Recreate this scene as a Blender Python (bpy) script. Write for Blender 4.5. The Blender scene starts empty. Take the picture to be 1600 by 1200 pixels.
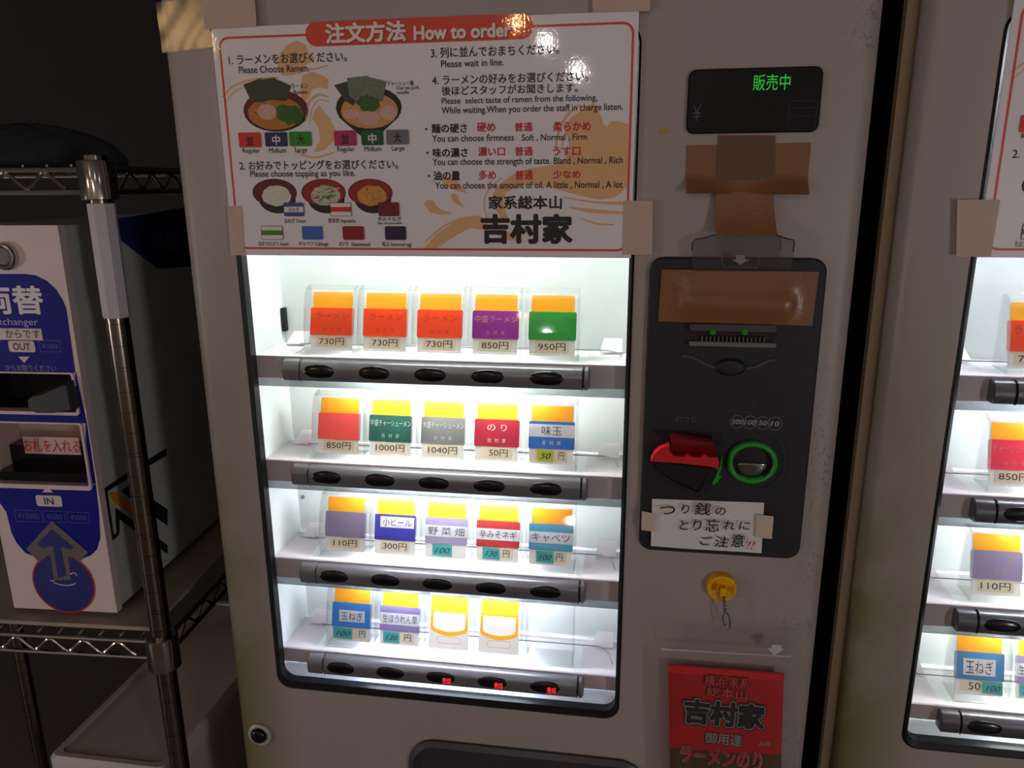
import bpy, bmesh, math, random
from mathutils import Vector, Matrix
random.seed(7)
SC = bpy.context.scene
COL = SC.collection

# ------------------------------------------------------------------ camera
FPX = 1188.0
RC = ((0.98832088, 0.00640735, 0.15225237), (0.03240263, 0.96743179, -0.25104939), (-0.14890234, 0.25305073, 0.95592543))
CAM = Vector((0.0, -0.75, 1.40))
cd = bpy.data.cameras.new('camera'); cam = bpy.data.objects.new('camera', cd); COL.objects.link(cam)
cd.sensor_fit = 'HORIZONTAL'; cd.sensor_width = 36.0; cd.lens = FPX / 1600 * 36; cd.clip_start = 0.02; cd.clip_end = 60
def wv(r): return Vector((r[0], r[2], -r[1]))
right, up, back = wv(RC[0]), -wv(RC[1]), -wv(RC[2])
cam.matrix_world = Matrix(((right.x, up.x, back.x, CAM.x), (right.y, up.y, back.y, CAM.y), (right.z, up.z, back.z, CAM.z), (0, 0, 0, 1)))
SC.camera = cam

# ------------------------------------------------------------------ world, exposure
w = bpy.data.worlds.new('world'); SC.world = w; w.use_nodes = True
w.node_tree.nodes['Background'].inputs[0].default_value = (1.0, 0.90, 0.88, 1)
w.node_tree.nodes['Background'].inputs[1].default_value = 0.028
SC.view_settings.view_transform = 'Standard'; SC.view_settings.look = 'None'
SC.view_settings.gamma = 1; SC.view_settings.exposure = 0.0; SC.view_settings.use_curve_mapping = False
SC.cycles.transparent_max_bounces = 40
SC.cycles.max_bounces = 8
SC.cycles.sample_clamp_indirect = 6.0
LAMP_L = 8.0      # ceiling globes
FILL_L = 35.0   # added fill lamps, unseen, on both sides of the shop
SPARK_L = 600.0     # tiny clear bulbs deep in the shop
BULB_L = 60.0      # small warm bulbs further back
TUBE = [(138, (0.92, 1.0, 0.96)), (108, (0.94, 1.0, 0.97)), (108, (0.90, 0.95, 1.0)), (100, (0.80, 0.87, 1.0)), (80, (0.74, 0.82, 1.0))]

# ------------------------------------------------------------------ pixel helpers (1600x1200 frame)
def ray(px, py):
    c = ((px - 800) / FPX, (py - 600) / FPX, 1.0)
    return right * c[0] - up * c[1] - back * c[2]
def P(px, py, Y=0.0):
    d = ray(px, py); t = (Y - CAM.y) / d.y
    return CAM + d * t
def PX(px, py, X):
    d = ray(px, py); t = (X - CAM.x) / d.x
    return CAM + d * t

# ------------------------------------------------------------------ materials
def lin(c): return tuple(((v / 255 / 12.92) if v / 255 <= 0.04045 else ((v / 255 + 0.055) / 1.055) ** 2.4) for v in c)
MATS = {}
def mat(name, rgb, rough=0.5, metal=0.0, spec=0.5, emit=0.0, var=0.08, scale=30, bump=0.0, bscale=200, coat=0.0, coatr=0.1, alpha=1.0):
    """rgb: sRGB 0-255; a fine noise varies the colour."""
    if name in MATS: return MATS[name]
    m = bpy.data.materials.new(name); m.use_nodes = True; nt = m.node_tree; b = nt.nodes['Principled BSDF']
    c = lin(rgb)
    tc = nt.nodes.new('ShaderNodeTexCoord')
    no = nt.nodes.new('ShaderNodeTexNoise'); no.inputs['Scale'].default_value = scale; no.inputs['Detail'].default_value = 4
    nt.links.new(tc.outputs['Object'], no.inputs['Vector'])
    mx = nt.nodes.new('ShaderNodeMix'); mx.data_type = 'RGBA'
    mx.inputs[6].default_value = (*[v * (1 - var) for v in c], 1); mx.inputs[7].default_value = (*[min(1, v * (1 + var)) for v in c], 1)
    nt.links.new(no.outputs['Fac'], mx.inputs[0]); nt.links.new(mx.outputs[2], b.inputs['Base Color'])
    b.inputs['Roughness'].default_value = rough; b.inputs['Metallic'].default_value = metal
    b.inputs['Specular IOR Level'].default_value = spec
    b.inputs['Coat Weight'].default_value = coat; b.inputs['Coat Roughness'].default_value = coatr
    b.inputs['Alpha'].default_value = alpha
    if emit:
        b.inputs['Emission Color'].default_value = (*c, 1); b.inputs['Emission Strength'].default_value = emit
    if bump:
        n2 = nt.nodes.new('ShaderNodeTexNoise'); n2.inputs['Scale'].default_value = bscale; n2.inputs['Detail'].default_value = 2
        nt.links.new(tc.outputs['Object'], n2.inputs['Vector'])
        bp = nt.nodes.new('ShaderNodeBump'); bp.inputs['Strength'].default_value = bump; bp.inputs['Distance'].default_value = 0.001
        nt.links.new(n2.outputs['Fac'], bp.inputs['Height']); nt.links.new(bp.outputs[0], b.inputs['Normal'])
        if coat: nt.links.new(bp.outputs[0], b.inputs['Coat Normal'])
    MATS[name] = m; return m
def emis(name, rgb, s):
    if name in MATS: return MATS[name]
    m = bpy.data.materials.new(name); m.use_nodes = True; nt = m.node_tree; nt.nodes.clear()
    e = nt.nodes.new('ShaderNodeEmission'); o = nt.nodes.new('ShaderNodeOutputMaterial')
    e.inputs[0].default_value = (*rgb, 1); e.inputs[1].default_value = s
    nt.links.new(e.outputs[0], o.inputs[0]); MATS[name] = m; return m
def clear(name, tint=(1, 1, 1), white=0.05, rough=0.04, refl=1.0):
    """thin clear plastic: see-through, fresnel gloss, a little milky scatter"""
    if name in MATS: return MATS[name]
    m = bpy.data.materials.new(name); m.use_nodes = True; nt = m.node_tree; nt.nodes.clear(); N = nt.nodes.new; L = nt.links.new
    o = N('ShaderNodeOutputMaterial'); t = N('ShaderNodeBsdfTransparent'); t.inputs[0].default_value = (*tint, 1)
    g = N('ShaderNodeBsdfGlossy'); g.inputs['Roughness'].default_value = rough
    fr = N('ShaderNodeFresnel'); fr.inputs[0].default_value = 1.45
    mu = N('ShaderNodeMath'); mu.operation = 'MULTIPLY'; mu.inputs[1].default_value = refl; L(fr.outputs[0], mu.inputs[0])
    m1 = N('ShaderNodeMixShader'); L(mu.outputs[0], m1.inputs[0]); L(t.outputs[0], m1.inputs[1]); L(g.outputs[0], m1.inputs[2])
    d = N('ShaderNodeBsdfDiffuse'); tr = N('ShaderNodeBsdfTranslucent'); m2 = N('ShaderNodeMixShader'); m2.inputs[0].default_value = .5
    d.inputs[0].default_value = (.9, .93, .92, 1); tr.inputs[0].default_value = (.9, .93, .92, 1)
    L(d.outputs[0], m2.inputs[1]); L(tr.outputs[0], m2.inputs[2])
    m3 = N('ShaderNodeMixShader'); m3.inputs[0].default_value = white; L(m1.outputs[0], m3.inputs[1]); L(m2.outputs[0], m3.inputs[2])
    L(m3.outputs[0], o.inputs[0]); MATS[name] = m; return m
def diffuser(name, rgb):
    m = bpy.data.materials.new(name); m.use_nodes = True; nt = m.node_tree; nt.nodes.clear(); N = nt.nodes.new; L = nt.links.new
    o = N('ShaderNodeOutputMaterial'); d = N('ShaderNodeBsdfDiffuse'); tr = N('ShaderNodeBsdfTranslucent'); mx = N('ShaderNodeMixShader')
    d.inputs[0].default_value = (*rgb, 1); tr.inputs[0].default_value = (*rgb, 1); mx.inputs[0].default_value = .4
    L(d.outputs[0], mx.inputs[1]); L(tr.outputs[0], mx.inputs[2]); L(mx.outputs[0], o.inputs[0]); MATS[name] = m; return m
def painted_metal(name, rgb, stain, x0):
    """cream enamel with its old stains: greenish patina along the hinge side, dark scuffs along the lock side"""
    m = bpy.data.materials.new(name); m.use_nodes = True; nt = m.node_tree; b = nt.nodes['Principled BSDF']; N = nt.nodes.new; L = nt.links.new
    tc = N('ShaderNodeTexCoord'); sx = N('ShaderNodeSeparateXYZ'); L(tc.outputs['Object'], sx.inputs[0])
    def noise(s, d=4, r=.5):
        n = N('ShaderNodeTexNoise'); n.inputs['Scale'].default_value = s; n.inputs['Detail'].default_value = d; n.inputs['Roughness'].default_value = r
        L(tc.outputs['Object'], n.inputs['Vector']); return n.outputs['Fac']
    def rng(src, a, bb, lo=0.0, hi=1.0):
        r = N('ShaderNodeMapRange'); r.inputs[1].default_value = a; r.inputs[2].default_value = bb; r.inputs[3].default_value = lo; r.inputs[4].default_value = hi
        L(src, r.inputs[0]); return r.outputs[0]
    def mul(a, c):
        k = N('ShaderNodeMath'); k.operation = 'MULTIPLY'; L(a, k.inputs[0])
        if isinstance(c, float): k.inputs[1].default_value = c
        else: L(c, k.inputs[1])
        return k.outputs[0]
    def mix(f, a, c):
        k = N('ShaderNodeMix'); k.data_type = 'RGBA'; L(f, k.inputs[0])
        if isinstance(a, tuple): k.inputs[6].default_value = (*a, 1)
        else: L(a, k.inputs[6])
        k.inputs[7].default_value = (*c, 1); return k.outputs[2]
    c = lin(rgb)
    base = mix(noise(6), c, tuple(v * .86 for v in c))
    pat = mul(mul(rng(sx.outputs[0], x0 + .085, x0 + .008), rng(sx.outputs[2], 1.35, 1.0)), rng(noise(5, 5, .6), .26, .58))
    base = mix(mul(pat, .95), base, lin(stain))
    sc = mul(mul(rng(sx.outputs[0], x0 + .62, x0 + .668), rng(noise(260, 2), .56, .64)), rng(noise(9), .5, .62))
    base = mix(mul(sc, .45), base, lin((40, 30, 26)))
    sp = mul(rng(noise(420, 1), .80, .84), rng(noise(12), .55, .65))
    base = mix(mul(sp, .7), base, lin((60, 45, 38)))
    L(base, b.inputs['Base Color']); b.inputs['Roughness'].default_value = .42; b.inputs['Specular IOR Level'].default_value = .35
    MATS[name] = m; return m

# ------------------------------------------------------------------ geometry helpers: each returns (verts, faces)
def box(x0, x1, y0, y1, z0, z1, bev=0.0, seg=2):
    v = [(x, y, z) for x in (x0, x1) for y in (y0, y1) for z in (z0, z1)]
    f = [(0, 1, 3, 2), (4, 6, 7, 5), (0, 4, 5, 1), (2, 3, 7, 6), (0, 2, 6, 4), (1, 5, 7, 3)]
    if not bev: return v, f
    bm = bmesh.new(); vs = [bm.verts.new(p) for p in v]
    for q in f: bm.faces.new([vs[i] for i in q])
    bmesh.ops.recalc_face_normals(bm, faces=bm.faces)
    bmesh.ops.bevel(bm, geom=bm.edges[:], offset=bev, segments=seg, profile=.5, affect='EDGES')
    bm.verts.index_update(); r = ([tuple(p.co) for p in bm.verts], [tuple(q.index for q in g.verts) for g in bm.faces]); bm.free(); return r
def rr(x0, x1, z0, z1, r, n=5):
    o = []
    for cx, cz, a in ((x1 - r, z1 - r, 0), (x0 + r, z1 - r, 90), (x0 + r, z0 + r, 180), (x1 - r, z0 + r, 270)):
        for i in range(n + 1):
            t = math.radians(a + 90 * i / n); o.append((cx + r * math.cos(t), cz + r * math.sin(t)))
    return o
def ell(cx, cz, rx, rz, n=28): return [(cx + rx * math.cos(2 * math.pi * i / n), cz + rz * math.sin(2 * math.pi * i / n)) for i in range(n)]
def at(o, y): return [(x, y, z) for x, z in o]
def loft(rings, cap0=False, cap1=False, loop=True, closed=False):
    v = [p for r in rings for p in r]; n = len(rings[0]); f = []; m = len(rings)
    for k in range(m if closed else m - 1):
        a, b = k * n, ((k + 1) % m) * n
        for i in range(n if loop else n - 1):
            j = (i + 1) % n; f.append((a + i, a + j, b + j, b + i))
    if cap0: f.append(tuple(range(n)))
    if cap1: f.append(tuple(range((m - 1) * n, m * n)))
    return v, f
def plate(o, yf, yb): return loft([at(o, yf), at(o, yb)], True, True)
def flat(o, y): return at(o, y), [tuple(range(len(o)))]
def ringplate(oo, oi, yf, yb): return loft([at(oo, yb), at(oo, yf), at(oi, yf), at(oi, yb)], closed=True)
def tube(path, r, n=8, cap=True):
    path = [Vector(p) for p in path]; rings = []
    for i, p in enumerate(path):
        d = (path[min(i + 1, len(path) - 1)] - path[max(i - 1, 0)]).normalized()
        a = Vector((0, 0, 1)) if abs(d.z) < .9 else Vector((1, 0, 0))
        u = d.cross(a).normalized(); q = d.cross(u)
        rad = r[i] if isinstance(r, (list, tuple)) else r
        rings.append([tuple(p + (u * math.cos(2 * math.pi * k / n) + q * math.sin(2 * math.pi * k / n)) * rad) for k in range(n)])
    return loft(rings, cap, cap)
def lathe(prof, c, axis='z', n=24, cap=True):
    rings = []
    for r, h in prof:
        ring = []
        for k in range(n):
            a = 2 * math.pi * k / n; p, q = r * math.cos(a), r * math.sin(a)
            ring.append((c[0] + p, c[1] + q, c[2] + h) if axis == 'z' else ((c[0] + p, c[1] + h, c[2] + q) if axis == 'y' else (c[0] + h, c[1] + p, c[2] + q)))
        rings.append(ring)
    return loft(rings, cap, cap)
def join(*gs):
    v, f = [], []
    for a, b in gs:
        k = len(v); v += list(a); f += [tuple(i + k for i in q) for q in b]
    return v, f
def xf(g, fn): return [tuple(fn(*p)) for p in g[0]], g[1]

# ------------------------------------------------------------------ object helpers
ORG = {}
def mk(name, g, m, parent=None, local=False, smooth=False, loc=None, recalc=True):
    """one mesh object. World-space verts are made relative to the thing's base unless local=True.  g may be a list of (geo, material)"""
    mats = [m] if not isinstance(g, list) else [q[1] for q in g]
    if isinstance(g, list):
        V, F, I = [], [], []
        for i, (q, _) in enumerate(g):
            k = len(V); V += list(q[0]); F += [tuple(a + k for a in b) for b in q[1]]; I += [i] * len(q[1])
    else: V, F = list(g[0]), list(g[1]); I = None
    me = bpy.data.meshes.new(name); o = bpy.data.objects.new(name, me); COL.objects.link(o)
    off = Vector((0, 0, 0))
    if parent is not None:
        o.parent = parent
        if not local: off = ORG.get(parent.as_pointer(), Vector((0, 0, 0)))
    elif not local:
        xs, ys, zs = zip(*V); off = Vector(((min(xs) + max(xs)) / 2, (min(ys) + max(ys)) / 2, min(zs)))
        o.location = off
    ORG[o.as_pointer()] = off
    me.from_pydata([(a - off.x, b - off.y, c - off.z) for a, b, c in V], [], F)
    for q in mats: me.materials.append(q)
    if I: me.polygons.foreach_set('material_index', I)
    if recalc:
        bm = bmesh.new(); bm.from_mesh(me); bmesh.ops.recalc_face_normals(bm, faces=bm.faces); bm.to_mesh(me); bm.free()
    if smooth:
        me.polygons.foreach_set('use_smooth', [True] * len(me.polygons))
        if smooth != 'all': me.set_sharp_from_angle(angle=math.radians(40))
    me.update(); return o
def tag(o, label, cat, group=None):
    o['label'] = label; o['category'] = cat
    if group: o['group'] = group
    return o
def thing(name, label, cat, loc, rotz=0, group=None):
    o = bpy.data.objects.new(name, None); COL.objects.link(o); o.location = loc; o.rotation_euler = (0, 0, rotz)
    o.empty_display_size = .05; ORG[o.as_pointer()] = Vector(loc); return tag(o, label, cat, group)
def struct(o): o['kind'] = 'structure'; return o

# lettering: one text curve is filled, turned into a mesh and fitted into a rectangle
fc = bpy.data.curves.new('lettering', 'FONT'); fo = bpy.data.objects.new('lettering', fc)
fc.resolution_u = 3; fc.fill_mode = 'FRONT'
TC = {}
def text_geo(s, weight=0.0, shear=0.0):
    k = (s, weight, shear)
    if k not in TC:
        fc.body = s; fc.shear = shear
        me = bpy.data.meshes.new_from_object(fo)
        v = [(p.co.x, p.co.y) for p in me.vertices]; f = [tuple(q.vertices) for q in me.polygons]
        bpy.data.meshes.remove(me)
        if weight:                              # bolder: the outline printed again all round itself
            n = 4 if weight < .02 else (8 if weight < .05 else 14); v0, f0, m = v, f, len(v)
            v = [(x, y, 0) for x, y in v0]; f = list(f0)
            for i in range(n):
                a = 2 * math.pi * (i + .5) / n; k2 = len(v); v += [(x + weight * math.cos(a), y + weight * math.sin(a), i + 1) for x, y in v0]; f += [tuple(q + k2 for q in g) for g in f0]
        v = [(*p, 0)[:3] for p in v]
        xs, ys = [p[0] for p in v], [p[1] for p in v]; a, b, c, d = min(xs), max(xs), min(ys), max(ys)
        TC[k] = ([((x - a) / (b - a), (y - c) / (d - c), 6e-6 * q) for x, y, q in v], f)      # third: a few microns of ink build-up, so that the passes never coincide
    return TC[k]
def tin(s, x0, x1, z0, z1, y, weight=0.0, shear=0.0):
    """text geometry filling a rectangle of an xz plane"""
    v, f = text_geo(s, weight, shear)
    return [(x0 + (x1 - x0) * a, y - q, z0 + (z1 - z0) * b) for a, b, q in v], f
def tpx(s, px0, px1, pyt, pyb, Y, weight=0.0, shear=0.0):
    """the same, its rectangle read off the photograph (left, right, top, bottom at the middle of the line)"""
    cx, cy = (px0 + px1) / 2, (pyt + pyb) / 2
    return tin(s, P(px0, cy, Y).x, P(px1, cy, Y).x, P(cx, pyb, Y).z, P(cx, pyt, Y).z, Y, weight, shear)
def rpx(px0, px1, pyt, pyb, Y):
    cx, cy = (px0 + px1) / 2, (pyt + pyb) / 2
    return P(px0, cy, Y).x, P(px1, cy, Y).x, P(cx, pyb, Y).z, P(cx, pyt, Y).z

# ------------------------------------------------------------------ shared materials
M_ENAMEL = painted_metal('cream_enamel', (170, 157, 153), (108, 100, 58), -.339)
M_BODY = mat('cabinet_paint', (216, 198, 170), .5)
M_BLACK = mat('black_rubber', (14, 14, 16), .45, spec=.2)
M_PANEL = mat('charcoal_plastic', (34, 35, 40), .5, spec=.35, bump=.15, bscale=1500)
M_GLOSSBLK = mat('gloss_black', (12, 11, 13), .18, spec=.45)
M_CASE = mat('case_white', (226, 232, 230), .5)
M_SHELF = mat('shelf_white', (224, 216, 220), .45)
M_BAR = mat('bar_grey', (104, 102, 106), .25, spec=.6)
M_BAR2 = mat('bar_charcoal', (74, 72, 78), .28, spec=.6)
M_SFRONT = mat('shelf_front', (184, 174, 178), .45)
M_LINE = mat('seam_black', (10, 10, 10), .6)
M_CLEAR = clear('clear_acrylic', white=.016, refl=.5)
M_PANE = clear('clear_pane', white=.0, refl=.35)
M_BAND = clear('smoked_band', (.50, .52, .53), white=.05)
M_WIRE = mat('steel_wire', (150, 152, 158), .3, .9)
M_CHROME = mat('chrome', (190, 186, 182), .14, 1.0, var=.04)
M_POST = mat('post_steel', (132, 120, 108), .2, 1.0, var=.06)
M_PAPER = mat('paper_white', (222, 218, 216), .7)
M_INK = mat('ink_black', (24, 22, 24), .6)
M_RED = mat('ink_red', (206, 36, 40), .55)
M_TAPE_B = mat('kraft_tape', (134, 88, 54), .32, bump=.35, bscale=260, var=.14, scale=14)
M_TAPE_B2 = mat('kraft_tape_double', (102, 68, 44), .36, bump=.3, bscale=260, var=.12)
M_TAPE_M = mat('masking_tape', (196, 172, 156), .6, bump=.25, bscale=500)
M_WHITEINK = mat('ink_white', (232, 228, 226), .6)

# ------------------------------------------------------------------ setting
floor = struct(mk('floor', box(-4, 4, -5, 1.6, -.05, 0), mat('floor_tile', (96, 90, 88), .5)))
wall_f = struct(mk('wall_front', box(-4, 4, -4.3, -4.2, 0, 2.7), mat('pale_wall', (196, 188, 184), .8)))
wall = struct(mk('wall_back', box(-4, 4, 1.5, 1.6, 0, 2.7), mat('dark_wall', (38, 35, 34), .8)))
ceil = struct(mk('ceiling', box(-4, 4, -5, 1.6, 2.7, 2.75), mat('dark_ceiling', (120, 108, 100), .8)))
for i, (x, y, z, r, L, c, lab) in enumerate((
        (-.9, -2.5, 2.45, .08, LAMP_L, (1, .92, .90), 'frosted globe lamp hanging before the money changer rack'),
        (.45, -2.6, 2.45, .08, LAMP_L, (1, .94, .95), 'frosted globe lamp hanging before the two ticket machines'),
        (1.8, -2.3, 2.45, .08, LAMP_L, (1, .92, .91), 'frosted globe lamp hanging before the neighbouring ticket machine'),
        (-.415, -3.0, 2.03, .012, SPARK_L, (1, .92, .88), 'small bare bulb hanging deep in the shop, highest pale one'),
        (-.27, -3.05, 1.91, .012, SPARK_L, (1, .93, .92), 'small bare bulb hanging deep in the shop, lowest pale one'),
        (-.535, -2.9, 2.10, .012, SPARK_L, (1, .5, .2), 'small orange bulb hanging deep in the shop over the pale ones'),
        (-1.72, -2.25, 1.95, .06, BULB_L, (1, .62, .26), 'small orange bulb hanging alone to the side of the shop'))):
    t = thing('pendant_lamp', lab, 'lamp', (x, y, z - r))
    mk('bulb', lathe([(r * math.sin(math.pi * k / 10), -r * math.cos(math.pi * k / 10)) for k in range(1, 10)], (x, y, z), n=16), emis('lamp_glow_%d' % i, c, L), t, smooth='all')
    mk('socket', lathe([(r * .3, 0), (r * .35, r * .2), (r * .3, r * .7)], (x, y, z + r * .93), n=12), M_BLACK, t, smooth=True)
    mk('cord', tube([(x, y, z + r * 1.5), (x, y, 2.7)], .004, 6), M_BLACK, t)

for x, y, lab in ((2.25, -2.8, 'added fill lamp on a floor stand opposite the neighbouring ticket machine'), (-3.3, -1.8, 'added fill lamp on a floor stand opposite the wire rack')):  # unseen fill lamps, added to light the machines from low in front
    t = thing('fill_lamp', lab, 'fill lamp', (x, y, 0))
    mk('base', lathe([(.16, 0), (.16, .02), (.03, .03), (.03, .72)], (x, y, 0), n=20), M_BLACK, t, smooth=True)
    mk('shade', lathe([(.10, .72), (.12, .74), (.12, 1.22), (.10, 1.24)], (x, y, 0), n=24), emis('fill_glow', (1, .95, .96), FILL_L), t, smooth=True)
    mk('cap', lathe([(.105, 1.241), (.105, 1.26), (.02, 1.27)], (x, y, 0), n=20), M_BLACK, t, smooth=True)

# ------------------------------------------------------------------ ticket machines
XL, XR = -.4676, .2102
WX0, WX1, WZ0, WZ1 = -.4078, .0036, .8103, 1.541
ROWS = [1.2207, 1.0990, .9766, .8555]
SY = .014                      # shelf front plane
BX = [-.3268 + .06135 * i for i in range(5)]
HX = [-.3243 + .0612 * i for i in range(5)]
def machine(dx, label, cab_label, main):
    t = thing('ticket_machine', label, 'ticket machine', (dx + (XL + XR) / 2, .03, 0))
    def S(g): return xf(g, lambda x, y, z: (x + dx, y, z))
    n = 6
    def dr(i, y, r): return at(rr(XL + i, XR - i, .06 + i, 1.78 - i, r, n), y)
    hole = rr(WX0, WX1, WZ0, WZ1, .018, n)
    mk('door', S(loft([at(hole, .03), at(hole, 0), dr(.016, 0, .01), dr(.008, .002, .012), dr(.0025, .008, .014), dr(0, .018, .016), dr(0, .030, .016)])), M_ENAMEL, t, smooth=True)
    CL, CR = XL - .0053, XR - .006
    def shell(ya, yb, i): return join(box(CL + i, WX0 - .001, ya, yb, 0, 1.79 - i), box(WX1 + .001, CR - i, ya, yb, 0, 1.79 - i), box(WX0 - .0005, WX1 + .0005, ya, yb, 0, .805), box(WX0 - .0005, WX1 + .0005, ya, yb, 1.56, 1.79 - i))
    mk('cabinet_flange', S(shell(.045, .056, 0)), M_BODY, t)
    mk('cabinet', S(join(shell(.0565, .0945, .003), box(CL + .003, CR - .003, .095, .56, 0, 1.787))), mat('cabinet_dark', (44, 41, 39), .6), t)
    mk('door_gasket', S(join(box(XL + .012, WX0 - .001, .0302, .0448, .1, 1.75), box(WX1 + .001, XR - .012, .0302, .0448, .1, 1.75))), M_BLACK, t)
    gi = rr(WX0 + .0055, WX1 - .005, WZ0 + .0095, WZ1 - .006, .014, n); gm = rr(WX0 + .002, WX1 - .002, WZ0 + .003, WZ1 - .002, .016, n)
    mk('window_seal', S(loft([at(hole, .004), at(hole, -.0004), at(gm, -.0022), at(gi, .0005), at(gi, .012)])), M_BLACK, t, smooth=True)
    X0, X1, Z0, Z1, Y1 = -.4055, .0015, .8085, 1.556, .092
    v = [(X0, .012, Z0), (X1, .012, Z0), (X1, .012, Z1), (X0, .012, Z1), (X0, Y1, Z0), (X1, Y1, Z0), (X1, Y1, Z1), (X0, Y1, Z1)]
    mk('display_case', S((v, [(4, 5, 6, 7), (0, 1, 5, 4), (1, 2, 6, 5), (2, 3, 7, 6), (3, 0, 4, 7)])), M_CASE, t, recalc=False)
    # curved sill at the foot of the window
    prof = [(.0205, .8315), (.0165, .8305), (.0138, .8280), (.0124, .8240), (.0120, .8190), (.0126, .8140), (.0140, .8095)]
    mk('lamp_cover', S(loft([[(X0 + .001, y, z) for y, z in prof], [(X1 - .001, y, z) for y, z in prof]], loop=False)), diffuser('cover_white', (.80, .82, .90)), t, smooth='all', recalc=False)
    tl, tc = TUBE[0] if main else (95, (.86, .92, 1))
    fx = mk('lamp_holder', S(join(box(-.36, -.345, .03, .06, 1.50, 1.53), box(-.065, -.05, .03, .06, 1.50, 1.53))), M_CASE, t)
    mk('fluorescent_tube', S(lathe([(.0075, -.345), (.0075, -.065)], (0, .045, 1.515), 'x', 12)), emis('tube_glow_top' + ('' if main else '_2'), tc, tl), fx, smooth=True)
    cols = 5 if main else 2
    for k, z in enumerate(ROWS):
        tl, tc = TUBE[k + 1]
        if not main: tc = [(.88, .93, 1), (.9, .96, 1), (.95, 1, 1), (.93, 1, .97)][k]
        sh = mk('shelf', [(S(box(X0 + .0005, X1 - .0005, SY, SY + .003, z - (.0250 if k < 3 else .0180), z)), M_SFRONT), (S(join(box(X0 + .0005, X1 - .0005, SY + .003, .0225, z - .0025, z),
                                box(X0 + .0005, -.365, .0225, .084, z - .0025, z), box(-.042, X1 - .0005, .0225, .084, z - .0025, z),
                                box(-.365, -.042, .080, .084, z - .0025, z))), M_SHELF)], None, t)
        mk('light_diffuser', S(([(-.365, .0225, z - .0006), (-.042, .0225, z - .0006), (-.042, .080, z - .0006), (-.365, .080, z - .0006)], [(0, 1, 2, 3)])), MATS.get('diffuser') or diffuser('diffuser', (.82, .83, .82)), sh, recalc=False)
        mk('fluorescent_tube', S(lathe([(.0055, -.300), (.0055, -.105)], (0, .031, z - .0135), 'x', 12)), emis('tube_glow_%d%s' % (k, '' if main else '_2'), tc, tl), sh, smooth=True)
        mk('wire_rod', S(tube([(-.378, .074, z + .004), (-.374, .064, z + .004), (-.030, .064, z + .005), (-.022, .064, z + .005), (-.010, .05, z + .006), (-.006, .030, z + .006)], .0007, 6)), M_WIRE, sh)
        for s, xa, xb in ((0, -.392, -.366), (1, -.030, -.006)):
            mk('clip_plate', S(([(xa, .066, z + .003), (xb, .066, z + .003), (xb - .003 * (1 - s), .082, z + .015), (xa + .004, .082, z + .015),
                                 (xa, .067, z + .0022), (xb, .067, z + .0022), (xb - .003 * (1 - s), .083, z + .0142), (xa + .004, .083, z + .0142)],
                                [(0, 1, 2, 3), (4, 7, 6, 5), (0, 4, 5, 1), (1, 5, 6, 2), (2, 6, 7, 3), (3, 7, 4, 0)])), M_SHELF, sh)
        if k == 2: mk('screw', S(lathe([(.0024, 0), (.0024, -.002), (.001, -.003)], (-.3985, .0905, z + .045), 'y', 10)), mat('screw_blue', (90, 120, 150), .3, .7), sh)
        # clear pane of the row with its smoked upper band
        top = (ROWS[k - 1] - .0255) if k else WZ1 - .01
        if k: mk('smoked_strip', S(box(X0 + .001, X1 - .001, SY + .0002, SY + .0016, top - .0088, top)), M_BAND, t)
        mk('window_pane', S(([(X0 + .001, SY + .002, z + .0004), (X1 - .001, SY + .002, z + .0004), (X1 - .001, SY + .002, top), (X0 + .001, SY + .002, top)], [(0, 1, 2, 3)])), M_PANE, t, recalc=False)
        # button bar
        def prof(e): return [(SY, z - .0020 - e), (.008, z - .0022 - e), (.0045 + e, z - .0045 - e), (.002 + e, z - .010), (.0012 + e, z - .016), (.002 + e, z - .0215), (.004 + e, z - .0242 + e), (SY, z - .0248 + e)]
        def seg(xa, xb): return loft([[(x, y, q) for y, q in prof(e)] for x, e in ((xa, .0025), (xa + .0018, 0), (xb - .0018, 0), (xb, .0025))], True, True)
        bm_ = M_BAR if main else M_BAR2
        bar = mk('button_bar', S(loft([[(x, y, q) for y, q in prof(0)] for x in (-.3482, -.0450)], True, True)), bm_, t, smooth=True)
        mk('end_cap', S(seg(-.3700, -.3490)), bm_, bar, smooth=True)
        mk('end_cap', S(seg(-.0442, -.0372)), bm_, bar, smooth=True)
        mk('seam', S(join(box(-.3490, -.3482, .0035, SY, z - .0250, z - .004), box(-.0450, -.0442, .0035, SY, z - .0250, z - .004))), M_LINE, bar)
        for j in range(cols):
            cx, cz = BX[j], z - .0145
            rings = []
            for a in range(6):
                f = math.cos(math.pi / 2 * a / 6); hgt = math.sin(math.pi / 2 * a / 6)
                rings.append([(cx + .0205 * f * math.cos(q), .0034 - .0036 * hgt, cz + (.0092 if math.sin(q) > 0 else .0066) * f * math.sin(q)) for q in [2 * math.pi * i / 28 for i in range(28)]])
            mk('push_button', S(loft(rings, True, True)), M_GLOSSBLK, bar, smooth='all')
            if main and k == 3 and j > 1:
                mk('sold_out_lamp', S(tin('売切', cx + .0028, cx + .0128, cz - .0038, cz + .0042, -.0010, .012)), emis('led_red', (1, .03, .03), 1.6), bar, recalc=False)
    return t

T1 = machine(0, 'cream ticket machine with brown taped payment panel and yellow magnet hook', 'x', True)
T2 = machine(.712, 'neighbouring cream ticket machine cut off past its first column of tickets', 'x', False)

# dark bracket in the corner of the top compartment
mk('case_bracket', box(-.4045, -.4000, .084, .0912, 1.2345, 1.2620), M_BLACK, T1)

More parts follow.
